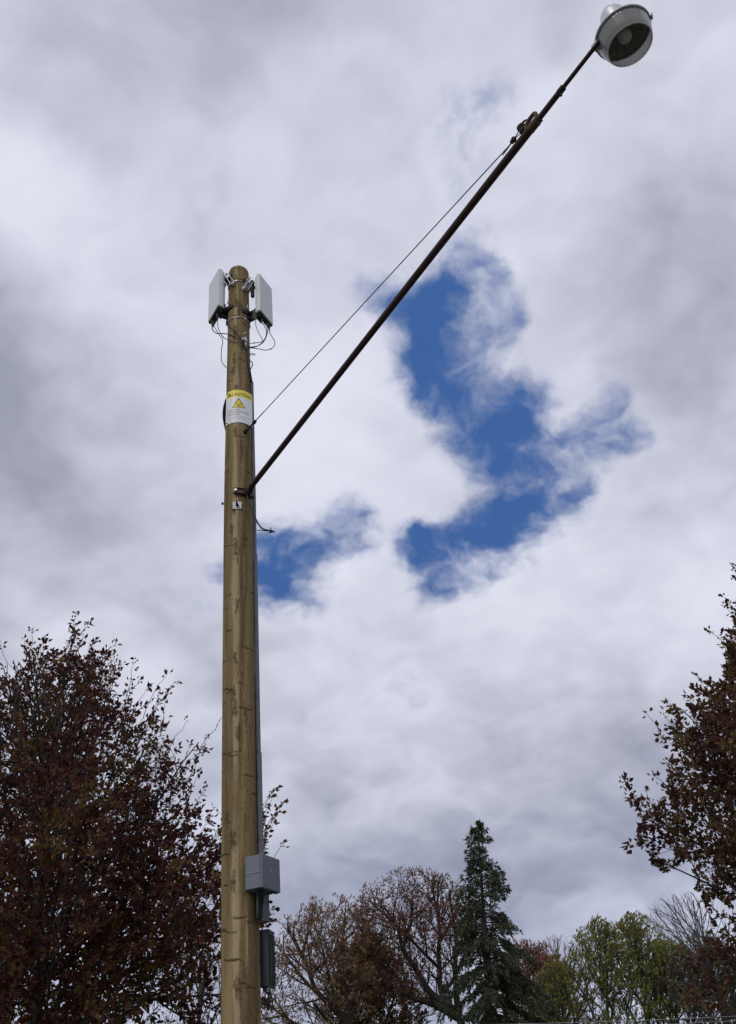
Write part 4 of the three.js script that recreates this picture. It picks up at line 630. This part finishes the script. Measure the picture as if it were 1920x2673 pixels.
counts.push(growTree({ name: 'olive_shrub_tree', label: 'dense olive brown bushy tree low between the two russet trees', seed: 16,
  trunk: [[-0.7, 0, -37], [-0.7, 2, -37], [-0.65, 4.5, -37], [-0.6, 7.0, -37]], r0: 0.2, r1: 0.03, bark: BROWN_BARK, levels: farLevels(0.8, 0.1), leaf: { level: 1, every: 0.13, n: 2.6, spread: 1, pull: V(0, 0.2, 0), size: 0.13, ratio: 0.45, scatter: 0.06, pal: OLIVE },
  auto: { n: 16, from: 0.25, to: 0.95, ang: [55, 22] }, env: [[1.5, 0.3], [3, 1.8], [4.5, 2.2], [5.6, 1.8], [6.6, 1.3], [7.6, 0.2]] }));
counts.push(growTree({ name: 'russet_tree', label: 'rust coloured tree partly hidden behind the right side of the spruce', seed: 18,
  trunk: [[6.4, 0, -46], [6.4, 3, -46], [6.5, 5, -46], [6.7, 7.8, -46]], r0: 0.22, r1: 0.03, bark: BROWN_BARK, levels: farLevels(1.0), leaf: WILLOW(PINK, 1.5, 0.17, V(0.1, 0.2, 0)),
  auto: { n: 15, from: 0.35, to: 0.95, ang: [62, 25] }, env: [[2.5, 0.4], [4, 2.0], [5.4, 2.5], [6.6, 2.2], [7.6, 1.4], [8.4, 0.2]] }));
const GREEN = [[0.206, 0.222, 0.048], [0.237, 0.256, 0.054], [0.175, 0.181, 0.048], [0.275, 0.281, 0.062], [0.194, 0.177, 0.054]];
const greenLeaf = (n = 2.0) => WILLOW(GREEN, n * 0.60, 0.17, V(0.55, 0.45, 0));
for (const [x, z, top, w, seed, label, n] of [
  [7.35, -43, 7.2, 1.15, 31, 'small yellow-green tree nearest the right side of the spruce', 1.5],
  [9.1, -42, 8.45, 1.45, 32, 'bright green tree left of centre in the green clump', 2.1],
  [10.8, -42.5, 8.75, 1.55, 33, 'tallest bright green tree in the clump right of the spruce', 2.1],
  [12.2, -43, 7.7, 1.3, 35, 'dull green tree at the right end of the green clump beside the maple', 1.6]])
  counts.push(growTree({ name: 'green_tree', label, seed, group: 'green trees right of the spruce',
    trunk: [[x, 0, z], [x + 0.05, 2.2, z], [x + 0.02, top * 0.5, z], [x + 0.12, top * 0.72, z], [x + 0.2, top * 0.94, z]], r0: 0.16, r1: 0.02, bark: [[0.065, 0.062, 0.050], [0.055, 0.052, 0.042]], levels: farLevels(0.85, 0.11), leaf: greenLeaf(n),
    auto: { n: 10, from: 0.28, to: 0.92, ang: [42, 20] }, env: [[2.0, 0.3], [3.4, w], [5, w * 1.15], [top * 0.78, w * 1.12], [top * 0.92, w * 0.8], [top + 0.15, 0.15]] }));
counts.push(growTree({ name: 'grey_tree', label: 'grey-brown half leafless tree low behind the right maple', seed: 41,
  trunk: [[13.6, 0, -41], [13.6, 3, -41], [13.5, 5, -41], [13.4, 7.0, -41]], r0: 0.2, r1: 0.03, bark: GREY_BARK, levels: farLevels(0.9, 0.06), leaf: WILLOW([[0.13, 0.112, 0.075], [0.115, 0.094, 0.064], [0.15, 0.12, 0.082]], 1.4, 0.15),
  auto: { n: 15, from: 0.25, to: 0.95, ang: [62, 25] }, env: [[2, 0.3], [3.6, 2.2], [5, 2.5], [6.2, 2.0], [7.2, 1.1], [7.7, 0.2]] }));
const bareLevels = [
  { seg: 0.4, wob: 0.10, up: 0.03, len: 5, r: 0.07, tip: 0.014 },
  { seg: 0.3, wob: 0.10, up: 0.03, every: 0.45, from: 0.2, ang: 34, len: 2.3, r: 0.020, tip: 0.007, short: 0.35, grow: 1.1 },
  { seg: 0.25, wob: 0.10, up: 0.04, every: 0.36, from: 0.2, ang: 34, len: 1.1, r: 0.009, tip: 0.005, short: 0.3, grow: 1.25 }];
const bareLeaf = { level: 9, every: 1, n: 0, spread: 1, pull: NO, size: 0.1, ratio: 0.4, scatter: 0, pal: OLIVE };
counts.push(growTree({ name: 'bare_tree', label: 'leafless grey tree with fine twigs showing beside the right maple', seed: 43, group: 'leafless trees',
  trunk: [[15.6, 0, -46], [15.5, 3, -46], [15.2, 6.5, -46], [14.7, 8.6, -46]], r0: 0.2, r1: 0.03, bark: [[0.10, 0.092, 0.088], [0.085, 0.078, 0.074]], levels: bareLevels, leaf: bareLeaf, wind: V(-0.012, 0, 0),
  scaffold: [[[[15.4, 5.5, -46], [14.6, 7.2, -45.8], [13.7, 8.4, -45.8], [12.9, 9.6, -45.8]], 0.06, 0.012], [[[15.3, 6.2, -46], [14.4, 7.6, -46], [13.4, 8.3, -46], [12.5, 8.9, -46]], 0.05, 0.012], [[[15.2, 6.6, -46], [14.8, 8.2, -45.8], [14.6, 9.8, -45.8]], 0.05, 0.012]],
  auto: { n: 12, from: 0.4, to: 0.98, ang: [50, 20] }, crown: [15.3, -46, 14.4, -46], env: [[3, 0.4], [5, 2.6], [7, 3.0], [8.6, 2.6], [9.6, 1.9], [10.4, 0.3]] }));
counts.push(growTree({ name: 'bare_tree', label: 'leafless tree with sparse twigs showing just right of the spruce', seed: 45, group: 'leafless trees',
  trunk: [[8.4, 0, -50], [8.4, 3, -50], [8.5, 6.0, -50], [8.7, 8.0, -50]], r0: 0.16, r1: 0.025, bark: [[0.11, 0.10, 0.10], [0.09, 0.082, 0.082]], levels: bareLevels, leaf: bareLeaf,
  auto: { n: 13, from: 0.4, to: 0.98, ang: [46, 16] }, env: [[3, 0.4], [5, 1.6], [7, 2.0], [8.4, 1.9], [9.3, 0.4]] }));
counts.push(growTree({ name: 'thin_tree', label: 'thin sparse red-budded tree showing low between the left maple and the pole', seed: 47,
  trunk: [[-4.75, 0, -26], [-4.75, 2, -26], [-4.8, 3.6, -26], [-4.85, 5.4, -26]], r0: 0.10, r1: 0.02, bark: [[0.085, 0.066, 0.06], [0.07, 0.055, 0.05]], levels: [{ seg: 0.35, wob: 0.09, up: 0.06, len: 3.5, r: 0.045, tip: 0.01 }, { seg: 0.25, wob: 0.1, up: 0.06, every: 0.34, from: 0.15, ang: 38, len: 1.2, r: 0.018, tip: 0.006, short: 0.3, grow: 1.1 }, { seg: 0.2, wob: 0.12, up: 0.05, every: 0.26, from: 0.15, ang: 40, len: 0.55, r: 0.009, tip: 0.005, short: 0.3, grow: 1.2 }],
  leaf: { level: 2, every: 0.26, n: 1.5, spread: 1, pull: NO, size: 0.08, ratio: 0.5, scatter: 0.03, pal: PINK }, auto: { n: 13, from: 0.3, to: 0.95, ang: [38, 18] }, env: [[1.6, 0.3], [3, 1.1], [4.4, 1.5], [5.4, 1.2], [6, 0.2]] }));

// ---------------------------------------------------------------- the spruce
{
  const R = rng(61), sr = () => R() * 2 - 1, trunkM = new Mass(), limbM = new Mass(), leafM = new Mass(), BK = [0.050, 0.042, 0.036];
  const TOP = 10.0, ax = h => V(3.06 + 0.33 * h / TOP, h, -31.2), tp = [], tr = [];
  for (let h = -0.2; h <= TOP; h += 0.3) { tp.push(ax(h)); tr.push(mix(0.19, 0.012, clamp(h / TOP))); }
  trunkM.tube(tp, tr, 10, BK);
  const reach = h => { const e = [[0.8, 2.5], [2.7, 2.2], [3.95, 1.85], [4.65, 1.62], [5.4, 1.35], [6.2, 1.14], [7.0, 0.98], [7.75, 0.80], [8.55, 0.53], [9.15, 0.40], [9.65, 0.22], [10, 0.06]]; for (let k = 1; k < e.length; k++) if (h < e[k][0]) return mix(e[k - 1][1], e[k][1], (h - e[k - 1][0]) / (e[k][0] - e[k - 1][0])); return 0.05; };
  const needles = [[0.068, 0.084, 0.050], [0.086, 0.102, 0.060], [0.104, 0.118, 0.075], [0.056, 0.066, 0.040], [0.130, 0.142, 0.092]], d = V(0, 0, 0), s = V(0, 0, 0);
  const tuft = (p, dir, size) => { const c0 = needles[(R() * 5) | 0], k0 = 0.8 + 0.4 * R(); for (let k = 0; k < 7; k++) { d.set(sr(), sr(), sr()).multiplyScalar(0.85).add(dir).normalize(); s.set(sr(), sr(), sr()); s.addScaledVector(d, -s.dot(d)).normalize(); const q = p.clone().addScaledVector(dir, sr() * size * 0.5), c = [c0[0] * k0, c0[1] * k0, c0[2] * k0]; leafM.leaf(q, d, s, size * (0.6 + 0.6 * R()), size * 0.30, c); } };
  const branch = (h, az, len, droop) => {
    const pts = [], rad = [], n = Math.max(4, Math.round(len / 0.14)), o0 = ax(h), hd = V(Math.cos(az), 0, Math.sin(az));
    for (let k = 0; k <= n; k++) { const t = k / n, y = len * (droop[0] * t + droop[1] * t * t + droop[2] * t * t * t) + 0.03 * sr(); pts.push(o0.clone().addScaledVector(hd, len * t * 0.97).add(V(0.03 * sr(), y, 0.03 * sr()))); rad.push(mix(0.012 + 0.016 * len, 0.006, t)); }
    limbM.tube(pts, rad, 4, BK);
    const side = V(-hd.z, 0, hd.x);
    for (let k = 1; k <= n; k++) {
      const t = k / n; if (t < 0.22 && R() < 0.75) continue;
      const m = 2 + (R() * 2.2 | 0);
      for (let q = 0; q < m; q++) { const p = pts[k].clone(), out = hd.clone().multiplyScalar(0.5).addScaledVector(side, sr() * 0.9).add(V(0, -0.50 + 0.35 * sr(), 0)).normalize(), l2 = (0.10 + 0.34 * (1 - Math.abs(t - 0.6))) * Math.min(1, len * 0.75) * (0.4 + 0.8 * R()); const mm = Math.max(1, Math.round(l2 / 0.08)); for (let u = 1; u <= mm; u++) { const z = u / mm; tuft(p.clone().addScaledVector(out, l2 * z).add(V(0, -0.10 * z * z * len * 0.6, 0)), out, 0.105 + 0.03 * R()); } }
    }
    tuft(pts[n], hd, 0.14);
  };
  for (let h = 0.9; h < TOP - 0.1; h += mix(0.25, 0.14, h / TOP)) {
    const n = h > 9 ? 4 : 5, a0 = R() * 6.28;
    for (let k = 0; k < n; k++) { const az = a0 + k / n * 6.28 + sr() * 0.4; if (R() < 0.2) continue; let len = reach(h) * (0.62 + 0.52 * R()); if (h < 5.2 && Math.cos(az) < -0.5) len *= 0.85; const low = clamp((8.5 - h) / 4.6); branch(h + sr() * 0.07, az, len, [mix(0.45, -0.05, low), mix(-0.35, -0.85, low), mix(0.15, 0.42, low)]); }
  }
  for (const [h, az, len] of [[5.8, -0.1, 1.85], [6.5, 0.2, 1.4], [5.4, 0.25, 1.95], [4.8, -0.2, 2.05]]) branch(h, az, len, [-0.15, -0.75, 0.30]);
  const t = thing('spruce_tree', 'tall pointed dark green spruce right of centre', 'tree', ax(0));
  const tm = part(t, 'trunk', trunkM.geo(), barkMat); part(tm, 'branches', limbM.geo(), barkMat, { kind: 'stuff' }); part(t, 'crown', leafM.geo(), leafMat, { kind: 'stuff' });
  counts.push([leafM.i.length / 3, limbM.i.length / 3]);
}

// ---------------------------------------------------------------- overhead wires across the bottom, hung between two poles outside the frame
{
  const wood = std(rgb(0.20, 0.16, 0.12), 0.95), metal = std(rgb(0.42, 0.42, 0.42), 0.5, 0.5), wireY = (x, k) => 3.745 - k * 0.145 + 0.0021 * (x - 6.6 + k * 1.5) ** 2;
  for (const [k, label] of [[0, 'pale thin overhead wire crossing the bottom of the picture, upper of two'], [1, 'pale thin overhead wire at the bottom edge, lower of two']]) {
    const pts = []; for (let x = -26; x <= 30.01; x += 2) pts.push(V(x, wireY(x, k), -29 + k * 0.12));
    const t = thing('overhead_wire', label, 'wire', V(2, wireY(2, k), -29 + k * 0.12), 'overhead wires along the bottom'); part(t, 'strand', tube(pts, 0.0058, 220, 6), metal);
    for (const x of [-3.1, -1.2, 0.7, 2.6, 4.9, 7.3, 8.6]) part(t, 'lashing_clip', rod([x - 0.03, wireY(x - 0.03, k), -29 + k * 0.12], [x + 0.03, wireY(x + 0.03, k), -29 + k * 0.12], 0.011, 0.011, 8), metal);
  }
  for (const [x, label] of [[-26, 'timber pole far left outside the frame carrying the overhead wires'], [30, 'timber pole far right outside the frame carrying the overhead wires']]) {
    const t = thing('wire_pole', label, 'pole', V(x, 0, -29), 'poles of the overhead wires'); part(t, 'shaft', rod([x, -0.3, -29.14], [x, 8.2, -29.14], 0.15, 0.11, 20), wood); part(t, 'crossarm', obox(V(x, 7.6, -29.0), V(0, 0, 1), UP, V(-1, 0, 0), 1.8, 0.11, 0.09, 0.01), wood);
  }
}
console.log('leaf and twig triangles per tree', JSON.stringify(counts.map(c => c.map(Math.round))));
renderer.render(scene, camera);
